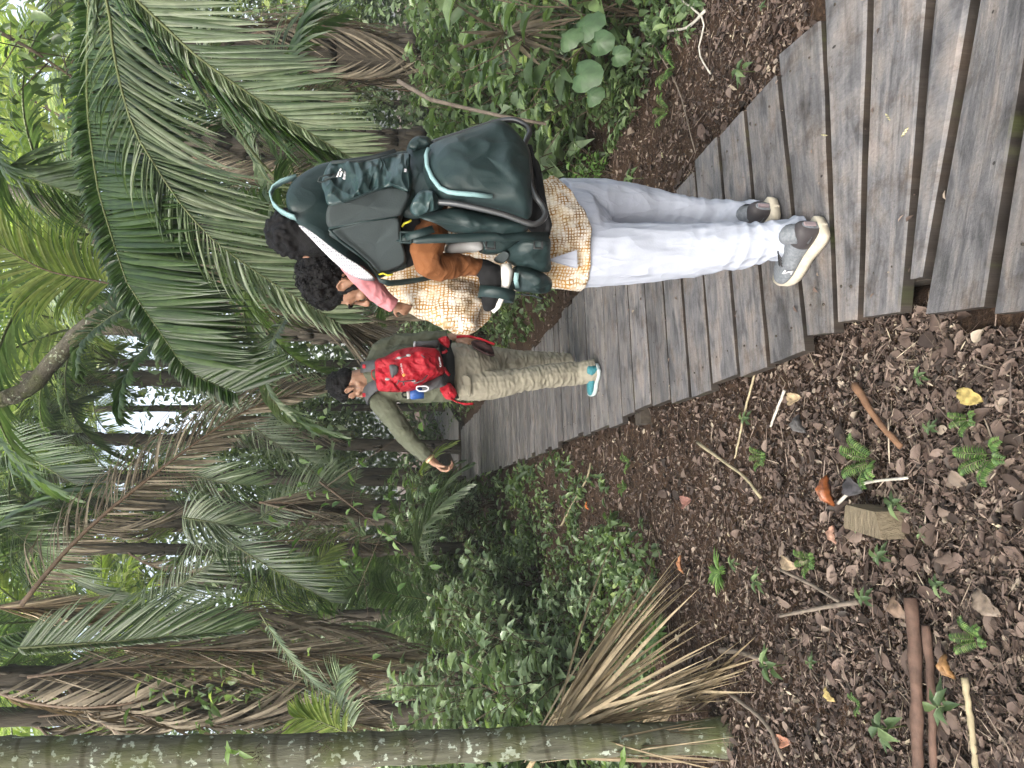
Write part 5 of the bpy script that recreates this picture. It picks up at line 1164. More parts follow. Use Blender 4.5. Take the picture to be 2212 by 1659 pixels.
# ---- far forest
def far_forest():
    r_ = np.random.default_rng(21)
    holes = [(Q(X, Y, 20), r) for X, Y, r in ((180, 320, 1.1), (60, 290, .7), (40, 640, 1.1), (30, 1060, 1.5), (110, 1095, .8), (290, 870, .9), (420, 895, .6), (340, 560, .5), (20, 1500, .8), (60, 1600, .7), (150, 1000, .6))]
    def sample(n, y0, y1, z0, z1, dens):
        out = []
        while len(out) < n:
            m_ = n * 2; y = r_.uniform(y0, y1, m_); x = (r_.random(m_) * 2 - 1) * (y * .75 + 1); z = r_.uniform(z0, z1, m_)
            for a, b_, c in zip(x, y, z):
                if c < 2.2 and -3.4 < a < 2.0 and b_ < 18.5: continue
                if any(((a - h.x) / q) ** 2 + ((b_ - 20) / 8) ** 2 + ((c - h.z) / q) ** 2 < 1 for h, q in holes if abs(a - h.x) < q): continue
                if c > 7 and noise.noise(Vector((a * .22 + 5, 1.5, c * .22))) < .02: continue
                if noise.noise(Vector((a * .28, b_ * .2, c * .28))) * 1.1 + .35 * noise.noise(Vector((a * 1.7, b_ * .9, c * 1.7))) > dens: out.append((a, b_, c))
                if len(out) >= n: break
        return np.array(out)
    def add(name, P, sz, mat, lab, a=1.6, b_=1.8):
        n = len(P); L = sz * r_.uniform(.5, 1.3, n); D_ = nrm(np.stack([r_.normal(0, 1, n), r_.normal(0, 1, n), r_.normal(-.4, .6, n)], axis=1)); N_ = nrm(np.stack([r_.normal(0, .6, n), r_.normal(-.3, .6, n), np.ones(n)], axis=1))
        o = fastmesh(name, mini_arrays(P, D_, N_, L, L * .5, .2), MINI_T, 4, r_.beta(a, b_, n), mat); tag(o, lab, 'far foliage', kind='stuff')
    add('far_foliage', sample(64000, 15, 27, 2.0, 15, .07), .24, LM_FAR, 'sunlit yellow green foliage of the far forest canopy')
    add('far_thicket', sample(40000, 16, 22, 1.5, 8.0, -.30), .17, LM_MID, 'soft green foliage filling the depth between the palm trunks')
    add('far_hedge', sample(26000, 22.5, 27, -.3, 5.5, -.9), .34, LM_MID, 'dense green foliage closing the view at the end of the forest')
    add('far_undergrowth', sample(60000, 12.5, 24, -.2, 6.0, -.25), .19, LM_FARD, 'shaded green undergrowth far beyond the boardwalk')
far_forest()
def overhead():  # out-of-view leaf layer, added to cut the light on the near scene
    r_ = np.random.default_rng(33); n = 11000; P = np.stack([r_.uniform(-9, 9, n), r_.uniform(-9, 2.6, n), r_.uniform(6.8, 10, n)], axis=1)
    keep = np.array([noise.noise(Vector((a * .5, b_ * .5, 0))) > -.22 for a, b_, c in P]); P = P[keep]; n = len(P)
    D_ = rand_dirs(r_, n, .3); o = fastmesh('canopy', mini_arrays(P, D_, np.tile(A((0, 0, 1)), (n, 1)) + r_.normal(0, .4, (n, 3)), r_.uniform(.25, .5, n), r_.uniform(.1, .2, n), .2), MINI_T, 4, r_.random(n), LM_FAR); tag(o, 'unseen leafy canopy added to shade the near boardwalk', 'canopy', kind='stuff')
overhead()

# ---- palm fronds as shared meshes: base at the origin, growing towards +x
FR = {}
def curve(el, bend, L, n=9):
    p = Vector((0, 0, 0)); a = el; out = [p.copy()]
    for i in range(n - 1): p = p + Vector((math.cos(a), 0, math.sin(a))) * L / (n - 1); a -= bend / (n - 1) * (1 + .6 * i / n); out.append(p.copy())
    return out
def mk_frond(key, el, bend, L, mat, rm, seed, hi=False, **k):
    o, mb = frond('frond', curve(R(el), R(bend), L), mat, None, seed=seed, hi=hi, m=5 if hi else 4, **k)
    # rachis joined to the same mesh as a second material
    me = o.data; n0 = len(me.vertices)
    t = mb.build('tmp', rm, None); bm = bmesh.new(); bm.from_mesh(me); bm.from_mesh(t.data)
    nf = len(me.polygons); bm.faces.ensure_lookup_table()
    for f in bm.faces[nf:]: f.material_index = 1; f.smooth = True
    bm.to_mesh(me); bm.free(); me.materials.append(rm); bpy.data.objects.remove(t); me.name = 'frond'
    bpy.data.objects.remove(o); FR[key] = me
for s in range(2):
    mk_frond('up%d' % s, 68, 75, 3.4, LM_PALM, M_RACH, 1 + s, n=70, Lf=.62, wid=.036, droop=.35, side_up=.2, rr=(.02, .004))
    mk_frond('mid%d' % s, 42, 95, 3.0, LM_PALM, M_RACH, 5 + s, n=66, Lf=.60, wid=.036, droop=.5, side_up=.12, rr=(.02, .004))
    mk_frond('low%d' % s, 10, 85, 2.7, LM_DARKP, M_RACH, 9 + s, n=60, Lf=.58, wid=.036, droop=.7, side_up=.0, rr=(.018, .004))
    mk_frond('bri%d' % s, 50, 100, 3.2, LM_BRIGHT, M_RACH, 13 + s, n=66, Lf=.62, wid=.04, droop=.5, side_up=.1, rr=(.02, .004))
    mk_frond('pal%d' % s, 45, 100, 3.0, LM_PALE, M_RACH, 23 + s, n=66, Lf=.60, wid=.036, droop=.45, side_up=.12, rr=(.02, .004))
    mk_frond('dead%d' % s, -25, 70, 2.6, LM_DEAD, M_RACHD, 17 + s, n=56, Lf=.62, wid=.026, droop=1.1, side_up=-.1, ang=(45, 18), rr=(.02, .005), jit=.2)
def trunk_mesh(pts, r0, r1, m, parent, boots=0, seed=0, seg=26, n=14, name='trunk'):
    r_ = random.Random(seed); mb = MB(); S = spline(pts, seg)
    mb.tube([Vector(p) for p in S], [(r0 + (r1 - r0) * i / (seg - 1)) * (1 + .05 * math.sin(i * 2.1) + r_.uniform(-.03, .03)) * (1.25 if i == 0 else 1) for i in range(seg)], n)
    for i in range(boots):
        t = r_.uniform(.02, .98); j = int(t * (seg - 2)); c = Vector(S[j]); up = Vector(S[j + 1] - S[j]).normalized(); a = r_.uniform(0, 6.28); o_ = Vector((math.cos(a), math.sin(a), 0)); rr = r0 + (r1 - r0) * t
        p0 = c + o_ * rr * .8; mb.tube([p0, p0 + o_ * rr * .28 + up * rr * .5, p0 + o_ * rr * .36 + up * rr * r_.uniform(.8, 1.5)], [rr * .30, rr * .22, rr * .10], 5)
    return mb.build(name, m, parent)
def palm(X0, Xt, Y0, Yt, y, r, fr, label, zc=None, boots=60, seed=0, dead=0, bark=None, sc=1.0, dy=0.0, keys=None):
    "palm standing y metres ahead, trunk from photo column Y0 at its foot to Yt at the top of the picture"
    rr = random.Random(seed + 50); ft = Q(X0, Y0, y); ft.z = gz(ft.x, ft.y) - .03; ft.x = Q(880, Y0, y).x
    root = empty('palm_tree', ft); tag(root, label, 'palm tree')
    top = Q(Xt, Yt, y + dy); 
    if zc: k = (zc - ft.z) / (top.z - ft.z); top = ft + (top - ft) * k
    mid = (ft + top) / 2 + Vector((rr.uniform(-.06, .06), 0, 0)); trunk_mesh([ft, mid, top], r * 1.1, r * .85, bark or M_BARK, root, boots, seed)
    for i in range(fr):
        kk = rr.choice(keys or ['up0', 'up1', 'mid0', 'mid1', 'low0', 'low1']); az = i * 2.4 + rr.uniform(-.3, .3)
        f = bpy.data.objects.new('frond', FR[kk]); col.objects.link(f); f.parent = root; f.location = top - ft + Vector((0, 0, rr.uniform(-.1, .1))); f.rotation_euler = (rr.uniform(-.15, .15), rr.uniform(-.12, .12), az); q = sc * rr.uniform(.85, 1.12); f.scale = (q, q, q)
    for i in range(dead):
        f = bpy.data.objects.new('dead_frond', FR['dead%d' % (i % 2)]); col.objects.link(f); f.parent = root; f.location = (top - ft) * (1 - rr.random() * .45) ; f.rotation_euler = (0, rr.uniform(.25, .75), rr.uniform(0, 6.28)); q = sc * rr.uniform(.8, 1.15); f.scale = (q, q, q)
    return root
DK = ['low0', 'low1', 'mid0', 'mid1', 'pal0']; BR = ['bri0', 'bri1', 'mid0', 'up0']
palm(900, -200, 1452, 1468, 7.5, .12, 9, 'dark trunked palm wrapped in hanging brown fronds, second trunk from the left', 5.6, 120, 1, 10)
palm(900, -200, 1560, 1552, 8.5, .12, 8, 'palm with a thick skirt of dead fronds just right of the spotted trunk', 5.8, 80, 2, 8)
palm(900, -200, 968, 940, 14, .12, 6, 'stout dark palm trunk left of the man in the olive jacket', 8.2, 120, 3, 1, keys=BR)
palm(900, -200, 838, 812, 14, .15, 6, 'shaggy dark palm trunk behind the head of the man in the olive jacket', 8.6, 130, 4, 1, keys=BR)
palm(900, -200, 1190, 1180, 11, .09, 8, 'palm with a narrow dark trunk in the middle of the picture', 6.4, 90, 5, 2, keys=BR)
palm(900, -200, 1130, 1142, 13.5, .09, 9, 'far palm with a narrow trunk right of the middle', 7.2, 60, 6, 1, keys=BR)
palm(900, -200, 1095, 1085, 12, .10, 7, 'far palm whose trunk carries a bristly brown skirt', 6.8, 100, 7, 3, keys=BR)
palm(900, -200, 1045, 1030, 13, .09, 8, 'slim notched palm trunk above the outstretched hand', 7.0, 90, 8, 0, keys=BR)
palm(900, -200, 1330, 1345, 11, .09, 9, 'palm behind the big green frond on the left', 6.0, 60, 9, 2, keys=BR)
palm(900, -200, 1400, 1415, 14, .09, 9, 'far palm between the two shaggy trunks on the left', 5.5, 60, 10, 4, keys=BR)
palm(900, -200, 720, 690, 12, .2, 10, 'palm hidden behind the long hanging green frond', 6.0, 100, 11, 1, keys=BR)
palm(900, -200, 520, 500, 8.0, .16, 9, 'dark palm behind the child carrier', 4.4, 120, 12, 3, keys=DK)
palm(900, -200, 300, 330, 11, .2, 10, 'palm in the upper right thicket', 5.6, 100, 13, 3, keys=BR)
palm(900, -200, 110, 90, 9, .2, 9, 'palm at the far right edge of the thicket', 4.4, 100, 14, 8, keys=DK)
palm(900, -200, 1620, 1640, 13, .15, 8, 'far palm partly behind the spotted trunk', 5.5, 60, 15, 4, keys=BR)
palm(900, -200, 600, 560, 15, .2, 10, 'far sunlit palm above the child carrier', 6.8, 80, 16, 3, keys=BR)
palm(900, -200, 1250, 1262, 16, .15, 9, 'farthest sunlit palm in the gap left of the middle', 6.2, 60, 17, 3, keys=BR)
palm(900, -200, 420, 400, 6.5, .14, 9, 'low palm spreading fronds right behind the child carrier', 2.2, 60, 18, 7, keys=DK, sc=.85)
for i, (Y, y, q, lab) in enumerate(((1190, 12, .7, 'stemless palm behind the small pale fan frond'), (1240, 12.0, .95, 'stemless palm left of the narrow trunks'), (1310, 8.8, .8, 'stemless palm under the broad green frond'),
                                   (600, 8.0, .6, 'stemless palm behind the curly haired man'), (1240, 15, 1.1, 'far stemless palm catching sunlight in the middle'))):
    ft = Q(900, Y, y); ft.z = gz(ft.x, ft.y); root = empty('palm_tree', ft); tag(root, lab, 'palm tree'); rr = random.Random(i + 300)
    trunk_mesh([ft, ft + Vector((0, 0, .25)), ft + Vector((.02, 0, .5))], .11, .07, M_BARK, root, 14, i, 8)
    for k in range(11):
        f = bpy.data.objects.new('frond', FR[rr.choice(['up0', 'up1', 'pal0', 'bri1', 'mid1', 'pal1'])]); col.objects.link(f); f.parent = root; f.location = (0, 0, .5); f.rotation_euler = (rr.uniform(-.15, .15), rr.uniform(-.25, .1), k * 2.4); s_ = q * rr.uniform(.7, 1.0); f.scale = (s_, s_, s_)
for i, (Y, y, zc, lab) in enumerate(((1020, 17, 7.5, 'tall thin far palm in bright light, right of the middle'), (1110, 19, 9.5, 'tall thin far palm at the very top middle'), (880, 18, 8.5, 'tall thin far palm above the man ahead'), (780, 16, 7.0, 'far palm crown showing beside the mossy limb'),
                                 (640, 18, 9.0, 'far palm crown in the bright gap beside the mossy limb'), (480, 17, 7.5, 'far feathery palm left of the carrier handle'), (350, 16, 8.0, 'far feathery palm at the bright upper right'), (220, 18, 9.5, 'far feathery palm at the top right'), (1450, 17, 8.0, 'far bright palm behind the dark trunk'), (1560, 18, 7.0, 'far bright palm seen beside the spotted trunk'), (1340, 19, 9.0, 'far bright palm at the top left'), (60, 15, 7.0, 'far feathery palm at the right edge'))):
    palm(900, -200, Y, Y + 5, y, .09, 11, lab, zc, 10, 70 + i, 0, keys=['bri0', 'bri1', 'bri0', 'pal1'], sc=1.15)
# the slim green stem
ft = Q(1052, 1437, 7.0); ft.z = gz(ft.x, ft.y)
root = empty('young_tree', ft); tag(root, 'slim smooth green stem rising from the thicket beside the skirted palm', 'tree')
trunk_mesh([ft, Q(930, 1436, 7.0), Q(800, 1432, 7.0), Q(500, 1440, 7.1)], .058, .045, M_STEM, root, 0, 3, 20, name='trunk')
r_ = np.random.default_rng(3); c = np.array(Q(450, 1440, 7.1)); n = 260; P_ = c + r_.normal(0, .3, (n, 3)); D_ = rand_dirs(r_, n, .4); L_ = r_.uniform(.08, .16, n)
fastmesh('crown', leaf_arrays(P_, D_, np.tile(A((0, 0, 1)), (n, 1)) + r_.normal(0, .3, (n, 3)), L_, L_ * .4, .15, .4), LEAF_T, 8, r_.random(n), LM_SHRUB, root)
# the spotted trunk at the left
ft = G(1590, 1592, -.1); root = empty('palm_tree', ft); tag(root, 'slender ringed palm trunk with pale lichen spots standing nearest on the left', 'palm tree')
hero_pts = [ft, Q(1404, 1596, 2.93), Q(1050, 1609, 2.95), Q(648, 1622, 2.97), Q(0, 1630, 3.0)]; top = hero_pts[-1] + (hero_pts[-1] - hero_pts[-2]) * 2.4; hero_pts.append(top)
S = spline(hero_pts, 150); mb = MB(); rr = random.Random(2)
mb.tube([Vector(p) for p in S], [(.066 - .00004 * i) * (1.45 - .45 * min(1, i / 5) if i < 5 else 1) + (.0040 if i % 6 == 0 else (-.0015 if i % 6 == 1 else 0)) + .002 * math.sin(i * 1.7) for i in range(150)], 20); mb.build('trunk', M_HERO, root)
for i in range(9):
    f = bpy.data.objects.new('frond', FR[['up0', 'mid0', 'low0'][i % 3]]); col.objects.link(f); f.parent = root; f.location = top - ft; f.rotation_euler = (0, 0, i * 2.4)
mb = MB(); 
for (X, Y) in ((700, 1600), (890, 1612), (560, 1625)):
    for k in range(26): p = Q(X + rr.uniform(-14, 14), Y + rr.uniform(-20, 20), 2.87); mb.tube([p, p + Vector((rr.uniform(-.02, .02), -rr.uniform(.01, .04), rr.uniform(-.03, .03)))], [.0012, .0004], 4)
mb.build('root_bristles', M_TWIG, root)
P_ = []; D_ = []
for (X, Y, dx, dz) in ((515, 1618, -.5, -.8), (520, 1622, .3, .6), (505, 1628, .8, .4), (498, 1612, -.9, .2), (1345, 1640, .9, .1), (1350, 1630, -.7, .5)): P_.append(Q(X, Y, 2.86)); D_.append((dx, -.5, dz))
fastmesh('sprig', leaf_arrays(P_, D_, np.tile(A((0, -1, .5)), (6, 1)), [.07] * 6, [.025] * 6, .2, .3), LEAF_T, 8, [.9] * 6, LM_LIME, root)
# mossy hanging limb
root = tag(MB().build('limb_holder', M_MOSSY) if False else empty('hanging_limb', Q(210, 640, 7.2)), 'thick mossy limb curving down behind the long green frond', 'limb')
trunk_mesh([Q(-260, 380, 7.6), Q(-60, 395, 7.4), (Q(60, 432, 7.2)), Q(140, 458, 7.2), Q(235, 500, 7.2), Q(300, 570, 7.2), Q(285, 625, 7.2), Q(235, 668, 7.2), Q(170, 722, 7.2), Q(110, 785, 7.2), Q(40, 850, 7.3), Q(-150, 900, 7.6)],   .085, .075, M_MOSSY, root, 0, 5, 60, name='branch')

# ---- the fronds that can be told apart, hanging into the picture from palms just outside or above it
def hero(pts, label, mat, rm, name='palm_frond', **k):
    P = [Q(*p) for p in pts]; o, mb = frond(name, P, mat, None, **k); tag(o, label, 'palm frond'); mb.build('rachis', rm, o); return o
ZN = (0, 0, 1)
hero([(230, -60, 2.75), (290, -5, 2.75), (350, 52, 2.8), (430, 125, 2.85), (520, 190, 2.9), (610, 250, 2.95), (690, 300, 3.0), (765, 345, 3.05)], 'large dusty frond sweeping down from the right edge to the carrier', LM_PALE, M_RACH,
     n=88, Lf=.42, wid=.018, ang=(52, 30), droop=.26, side_up=.0, asym=(.25, 1.0), nrmv=(-.2, -1, .45), rr=(.007, .002), seed=1, start=.0, m=6)
hero([(225, -60, 2.80), (285, -5, 2.80), (345, 55, 2.84), (425, 130, 2.89), (515, 197, 2.94), (605, 257, 2.99), (685, 307, 3.04), (760, 350, 3.09)], 'green folded blades on the upper side of the large dusty frond', LM_DARKP, M_RACH,
     n=80, Lf=.34, wid=.022, ang=(22, 14), droop=.05, side_up=.0, asym=(1.0, .0), nrmv=(-.2, -1, .45), rr=(.006, .003), seed=2, start=.0, m=6)
hero([(150, -120, 3.4), (225, -20, 3.45), (243, 97, 3.5), (264, 199, 3.5), (293, 287, 3.55), (337, 360, 3.55), (390, 440, 3.6), (457, 515, 3.6), (513, 559, 3.65), (586, 609, 3.7), (660, 655, 3.75), (735, 700, 3.8)], 'long dusty frond arching over the child carrier', LM_PALE, M_RACH,
     n=112, Lf=.56, wid=.020, ang=(50, 32), droop=.20, side_up=.0, asym=(.62, 1.0), nrmv=(0, -1, .3), rr=(.008, .002), seed=3, start=.0, m=6)
hero([(195, -60, 3.85), (190, 60, 3.85), (188, 205, 3.85), (195, 293, 3.85), (212, 410, 3.85), (234, 486, 3.85), (252, 545, 3.85), (278, 618, 3.88), (308, 662, 3.9), (352, 726, 3.95), (410, 802, 4.0), (513, 850, 4.05)], 'huge dark green frond with blades hanging like a curtain', LM_DARKP, M_RACH,
     n=170, Lf=.56, wid=.032, ang=(86, 62), droop=.18, side_up=.12, asym=(.26, 1.0), nrmv=(0, -1, .55), rr=(.008, .002), seed=4, start=.0, m=6, lp=lambda t: .55 + .45 * np.sin(np.pi * np.clip(.1 + .8 * t, 0, 1)))
hero([(215, -60, 3.95), (210, 60, 3.95), (203, 205, 3.95), (208, 293, 3.95), (225, 410, 3.95), (247, 486, 3.95), (265, 545, 3.95), (291, 618, 3.98), (321, 662, 4.0), (365, 726, 4.05), (420, 802, 4.1)], 'second dark green frond layered behind the curtain frond', LM_DARKP, M_RACH,
     n=130, Lf=.60, wid=.034, ang=(80, 55), droop=.22, side_up=-.1, asym=(.3, 1.0), nrmv=(0, -1, .3), rr=(.012, .004), seed=44, start=.0, m=6, lp=lambda t: .55 + .45 * np.sin(np.pi * np.clip(.1 + .8 * t, 0, 1)))
hero([(330, 640, 4.3), (293, 656, 4.3), (234, 688, 4.3), (187, 729, 4.3), (170, 767, 4.3), (166, 806, 4.3)], 'young frond curling up left of the curtain frond', LM_PALM, M_RACH, n=46, Lf=.30, wid=.024, ang=(75, 40), droop=.5, asym=(1, .5), nrmv=(0, -.4, 1), rr=(.008, .002), seed=5, m=6)
hero([(400, 700, 4.3), (360, 723, 4.3), (316, 750, 4.3), (281, 797, 4.3), (264, 843, 4.3), (258, 893, 4.3)], 'second young frond curling above the head of the man ahead', LM_DARKP, M_RACH, n=48, Lf=.34, wid=.024, ang=(75, 35), droop=.5, asym=(1, .5), nrmv=(0, -.4, 1), rr=(.008, .002), seed=6, m=6)
hero([(640, 660, 4.6), (615, 691, 4.6), (574, 764, 4.6), (574, 823, 4.6), (595, 867, 4.6), (630, 905, 4.6)], 'pale curled frond just above the man ahead', LM_PALE, M_RACH, n=54, Lf=.26, wid=.022, ang=(70, 40), droop=.4, asym=(1, .6), nrmv=(0, -.4, 1), rr=(.008, .002), seed=7, m=6)
hero([(-90, 40, 4.8), (-60, 120, 4.8), (-30, 220, 4.8), (0, 346, 4.8), (44, 372, 4.8), (88, 392, 4.8), (165, 422, 4.8)], 'green frond hanging in from the top right corner', LM_PALM, M_RACH, n=90, Lf=.55, wid=.026, ang=(75, 35), droop=.3, asym=(1, 1), nrmv=(0, -.5, 1), rr=(.012, .003), seed=8, m=6)
hero([(275, 622, 5.6), (205, 606, 5.6), (117, 589, 5.6), (59, 565, 5.6), (0, 527, 5.6), (-40, 480, 5.6)], 'thin ribbed sunlit frond standing against the bright sky', LM_BRIGHT, M_RACHD, n=84, Lf=.50, wid=.020, ang=(60, 35), droop=.35, asym=(1, 1), nrmv=(0, -1, .2), rr=(.009, .003), seed=9, m=6)
hero([(46, 1307, 5.2), (116, 1220, 5.2), (178, 1154, 5.2), (248, 1092, 5.2), (331, 1026, 5.2), (402, 972, 5.2), (498, 906, 5.25), (586, 864, 5.3), (690, 842, 5.3)], 'long dead brown frond slanting across the middle of the picture', LM_DEAD, M_RACHD, n=120, Lf=.62, wid=.018, ang=(60, 15), droop=.45, side_up=0, asym=(.55, 1), nrmv=(0, -1, .3), rr=(.018, .004), seed=10, m=6, jit=.2, start=.05, rndr=(.2, 1))
hero([(395, 1118, 6.2), (435, 1124, 6.2), (470, 1130, 6.2), (508, 1134, 6.2)], 'small pale fan shaped frond in the middle distance', LM_PALE, M_RACH, n=46, Lf=.40, wid=.018, ang=(75, 15), droop=.35, asym=(1, 1), nrmv=(0, -1, .1), rr=(.008, .002), seed=11, m=6, start=0, lp=lambda t: .8 + 0 * t)
hero([(40, 1400, 5.6), (150, 1392, 5.6), (250, 1385, 5.6), (352, 1376, 5.6), (430, 1370, 5.6), (518, 1362, 5.6)], 'broad green frond hanging straight down beside the brown skirts', LM_PALM, M_RACH, n=100, Lf=.62, wid=.024, ang=(52, 18), droop=.1, asym=(.12, 1), nrmv=(0, -1, .1), rr=(.012, .003), seed=12, m=6, start=0)
for i, (pts, lab) in enumerate((([(120, 1395, 6.6), (300, 1398, 6.6), (500, 1404, 6.6), (700, 1412, 6.6), (880, 1420, 6.6)], 'brown dead frond hanging on the right of the dark trunk'), ([(60, 1462, 6.9), (250, 1442, 6.85), (480, 1440, 6.8), (700, 1446, 6.8), (860, 1448, 6.8)], 'brown dead frond hanging in front of the dark trunk'),
                              ([(150, 1520, 7.4), (350, 1530, 7.4), (560, 1545, 7.4), (800, 1562, 7.4)], 'brown dead frond hanging just right of the spotted trunk'), ([(-20, 1310, 6.4), (60, 1312, 6.4), (130, 1318, 6.4), (200, 1330, 6.4)], 'short straw coloured dead frond at the top of the picture'),
                              ([(560, 1085, 8.6), (650, 1087, 8.6), (730, 1092, 8.6)], 'dead frond hanging in the far middle'), ([(600, 600, 5.5), (690, 660, 5.5), (760, 715, 5.5), (880, 760, 5.5)], 'brown frond behind the curly haired man'))):
    hero(pts, lab, LM_DEAD if i != 3 else LM_STRAW, M_RACHD, name='dead_frond', n=90, Lf=.85 if i != 3 else .6, wid=.022, ang=(14, 7), droop=.06, side_up=0, asym=(1, 1), nrmv=(0, -1, 0), rr=(.016, .004), seed=30 + i, m=5, jit=.12, start=0, rndr=(.1, 1))
hero([(560, 1322, 4.6), (600, 1385, 4.6), (648, 1445, 4.6), (700, 1490, 4.6), (755, 1520, 4.6)], 'thin grey green frond with short blades right of the spotted trunk', LM_PALE, M_RACH, n=60, Lf=.17, wid=.012, ang=(65, 45), droop=.2, asym=(1, 1), nrmv=(0, -.6, 1), rr=(.005, .002), seed=40, m=5)
for i, (pts, lab) in enumerate((([(760, 1590, 4.2), (720, 1570, 4.2), (680, 1555, 4.2), (640, 1550, 4.2)], 'fresh green frond of a young palm beside the spotted trunk'), ([(770, 1585, 4.3), (745, 1545, 4.3), (725, 1500, 4.3), (735, 1450, 4.3)], 'grey green frond of a young palm beside the spotted trunk'))):
    hero(pts, lab, LM_BRIGHT if i == 0 else LM_GREYG, M_RACH, n=40, Lf=.26, wid=.016, ang=(60, 35), droop=.2, nrmv=(0, -.8, .6), rr=(.006, .002), seed=50 + i)

for i, (pts, mat, lf, lab) in enumerate((([(440, 1130, 7.0), (500, 1172, 7.0), (560, 1212, 7.0), (640, 1258, 7.05), (715, 1300, 7.1)], LM_DARKP, .55, 'dark green frond drooping left below the small pale fan frond'),
        ([(300, 1330, 7.4), (370, 1280, 7.4), (440, 1228, 7.4), (500, 1190, 7.4)], LM_PALE, .55, 'pale grey green frond crossing behind the broad green frond'),
        ([(-60, 1080, 7.8), (20, 1140, 7.8), (90, 1200, 7.8), (170, 1262, 7.9), (250, 1300, 8)], LM_PALM, .7, 'feathery green frond at the top left beside the dead slanting frond'),
        ([(-40, 930, 8.2), (60, 985, 8.2), (150, 1040, 8.2), (240, 1085, 8.3)], LM_DARKP, .7, 'dark feathery frond under the bright top gap'),
        ([(300, 960, 8.6), (380, 1010, 8.6), (470, 1040, 8.6), (560, 1050, 8.7)], LM_PALM, .6, 'green frond hanging behind the dead slanting frond'),
        ([(560, 1120, 9.0), (620, 1080, 9.0), (690, 1050, 9.0), (760, 1040, 9.1)], LM_PALE, .55, 'pale frond drooping above the outstretched hand'),
        ([(520, 1330, 8.4), (590, 1290, 8.4), (660, 1240, 8.4), (720, 1180, 8.5)], LM_BRIGHT, .55, 'yellow green frond low among the trunks left of the middle'),
        ([(430, 870, 9.5), (520, 905, 9.5), (600, 960, 9.5), (680, 1000, 9.6)], LM_PALE, .6, 'pale frond behind the curled frond above the man ahead'))):
    hero(pts, lab, mat, M_RACH, n=76, Lf=lf, wid=.020, ang=(62, 32), droop=.4, asym=(1, 1), nrmv=(0, -.8, .6), rr=(.010, .003), seed=60 + i, m=5, start=.02)
# ---- the heap of straw coloured blades at the foot of the spotted trunk
def heap():
    r_ = np.random.default_rng(6); n = 105; P = []; D_ = []; L = []
    for i in range(n):
        t = r_.random(); s = Q(1150 + 70 * t + r_.normal(0, 12), 1640 - 90 * t + r_.normal(0, 10), 3.15 + r_.normal(0, .08)); q = r_.random() ** .8
        ex = np.interp(q, [0, .45, .8, 1], [1445, 1500, 1560, 1590]); ey = np.interp(q, [0, .45, .8, 1], [1215, 1350, 1540, 1650]); e = G(ex + r_.normal(0, 45), ey + r_.normal(0, 30), -.06)
        P.append(s); d = e - s; D_.append(d + Vector((0, 0, .18 * d.length))); L.append(d.length * r_.uniform(.75, 1.1))
    V = ribbons(P, D_, np.tile(A((.3, .2, 1)), (n, 1)) + r_.normal(0, .5, (n, 3)), L, r_.uniform(.007, .022, n), r_.normal(.09, .07, n), 5)
    root = empty('dead_frond', G(1450, 1500, -.05)); tag(root, 'straw coloured dead palm frond fanned out on the ground behind the spotted trunk', 'palm frond')
    fastmesh('blades', V, rib_T(5, True), 18, r_.beta(2, 2, n), LM_STRAW, root)
    mb = MB(); mb.tube([Q(1120, 1700, 3.2), Q(1165, 1620, 3.18), Q(1215, 1540, 3.15), Q(1330, 1440, 3.1), G(1440, 1300, -.02)], [.014, .012, .01, .008, .004], 7); mb.build('rachis', M_RACHT, root)
    # smaller heap in front, lying by the trunk's foot
    n = 60; P = []; D_ = []; L = []
    for i in range(n):
        s = G(1470 + r_.normal(0, 14), 1500 + r_.normal(0, 16), .02); e = G(1640 + r_.normal(0, 20), 1380 + 150 * r_.random(), -.05) if i % 2 else G(1380 + r_.normal(0, 14), 1620 + r_.normal(0, 30), .0)
        P.append(s); d = e - s; D_.append(d + Vector((0, 0, .12 * d.length))); L.append(d.length * r_.uniform(.6, 1.1))
    o = fastmesh('dead_frond', ribbons(P, D_, np.tile(A((.3, .2, 1)), (n, 1)) + r_.normal(0, .5, (n, 3)), L, r_.uniform(.010, .020, n), .08, 5), rib_T(5, True), 18, r_.beta(2, 3, n), LM_STRAW)
    tag(o, 'withered frond scraps curled around the foot of the spotted trunk', 'palm frond')
heap()

# ---- single things lying on the litter
def stick(pts, r, m, label, name='stick', cat='stick', z=-.055, n=7):
    P = [G(X, Y, z) for X, Y in pts]
    for p in P: p.z = gz(p.x, p.y) + .035 + r
    S = spline(P, 14); mb = MB(); rr = random.Random(int(P[0].x * 1000)); mb.tube([Vector(s) + Vector((0, 0, rr.uniform(-.002, .002))) for s in S], [r * rr.uniform(.85, 1.12) * (1 - .25 * i / 13) for i in range(14)], n)
    return tag(mb.build(name, m), label, cat)
M_PALESTICK = plain('pale dry stick', (.30, .25, .16), .8, .25, 30, .3); M_WHITESTICK = plain('bleached twig', (.42, .39, .34), .8, .2, 30); M_REDLOG = plain('red brown log bark', (.095, .055, .040), .8, .35, 25, .6, .01); M_ORBARK = plain('orange brown bark', (.17, .09, .05), .8, .3, 20, .5)
M_GREYST = plain('grey brown stick', (.15, .12, .095), .85, .3, 30, .4)
stick([(1506, 956), (1570, 1001), (1612, 1032), (1649, 1075)], .008, M_PALESTICK, 'pale yellow segmented stick lying in the litter')
stick([(1631, 794), (1610, 880), (1588, 983)], .005, M_PALESTICK, 'thin straight straw stick near the boardwalk edge'); stick([(1612, 870), (1600, 925), (1586, 990)], .004, M_PALESTICK, 'shorter straw stick touching the thin straight one')
stick([(1690, 843), (1674, 880), (1659, 922)], .006, M_WHITESTICK, 'small white twig just left of the boardwalk edge')
stick([(1826, 1087), (1850, 1062), (1885, 1042), (1972, 1032)], .006, M_WHITESTICK, 'curved white twig by the cut wood block')
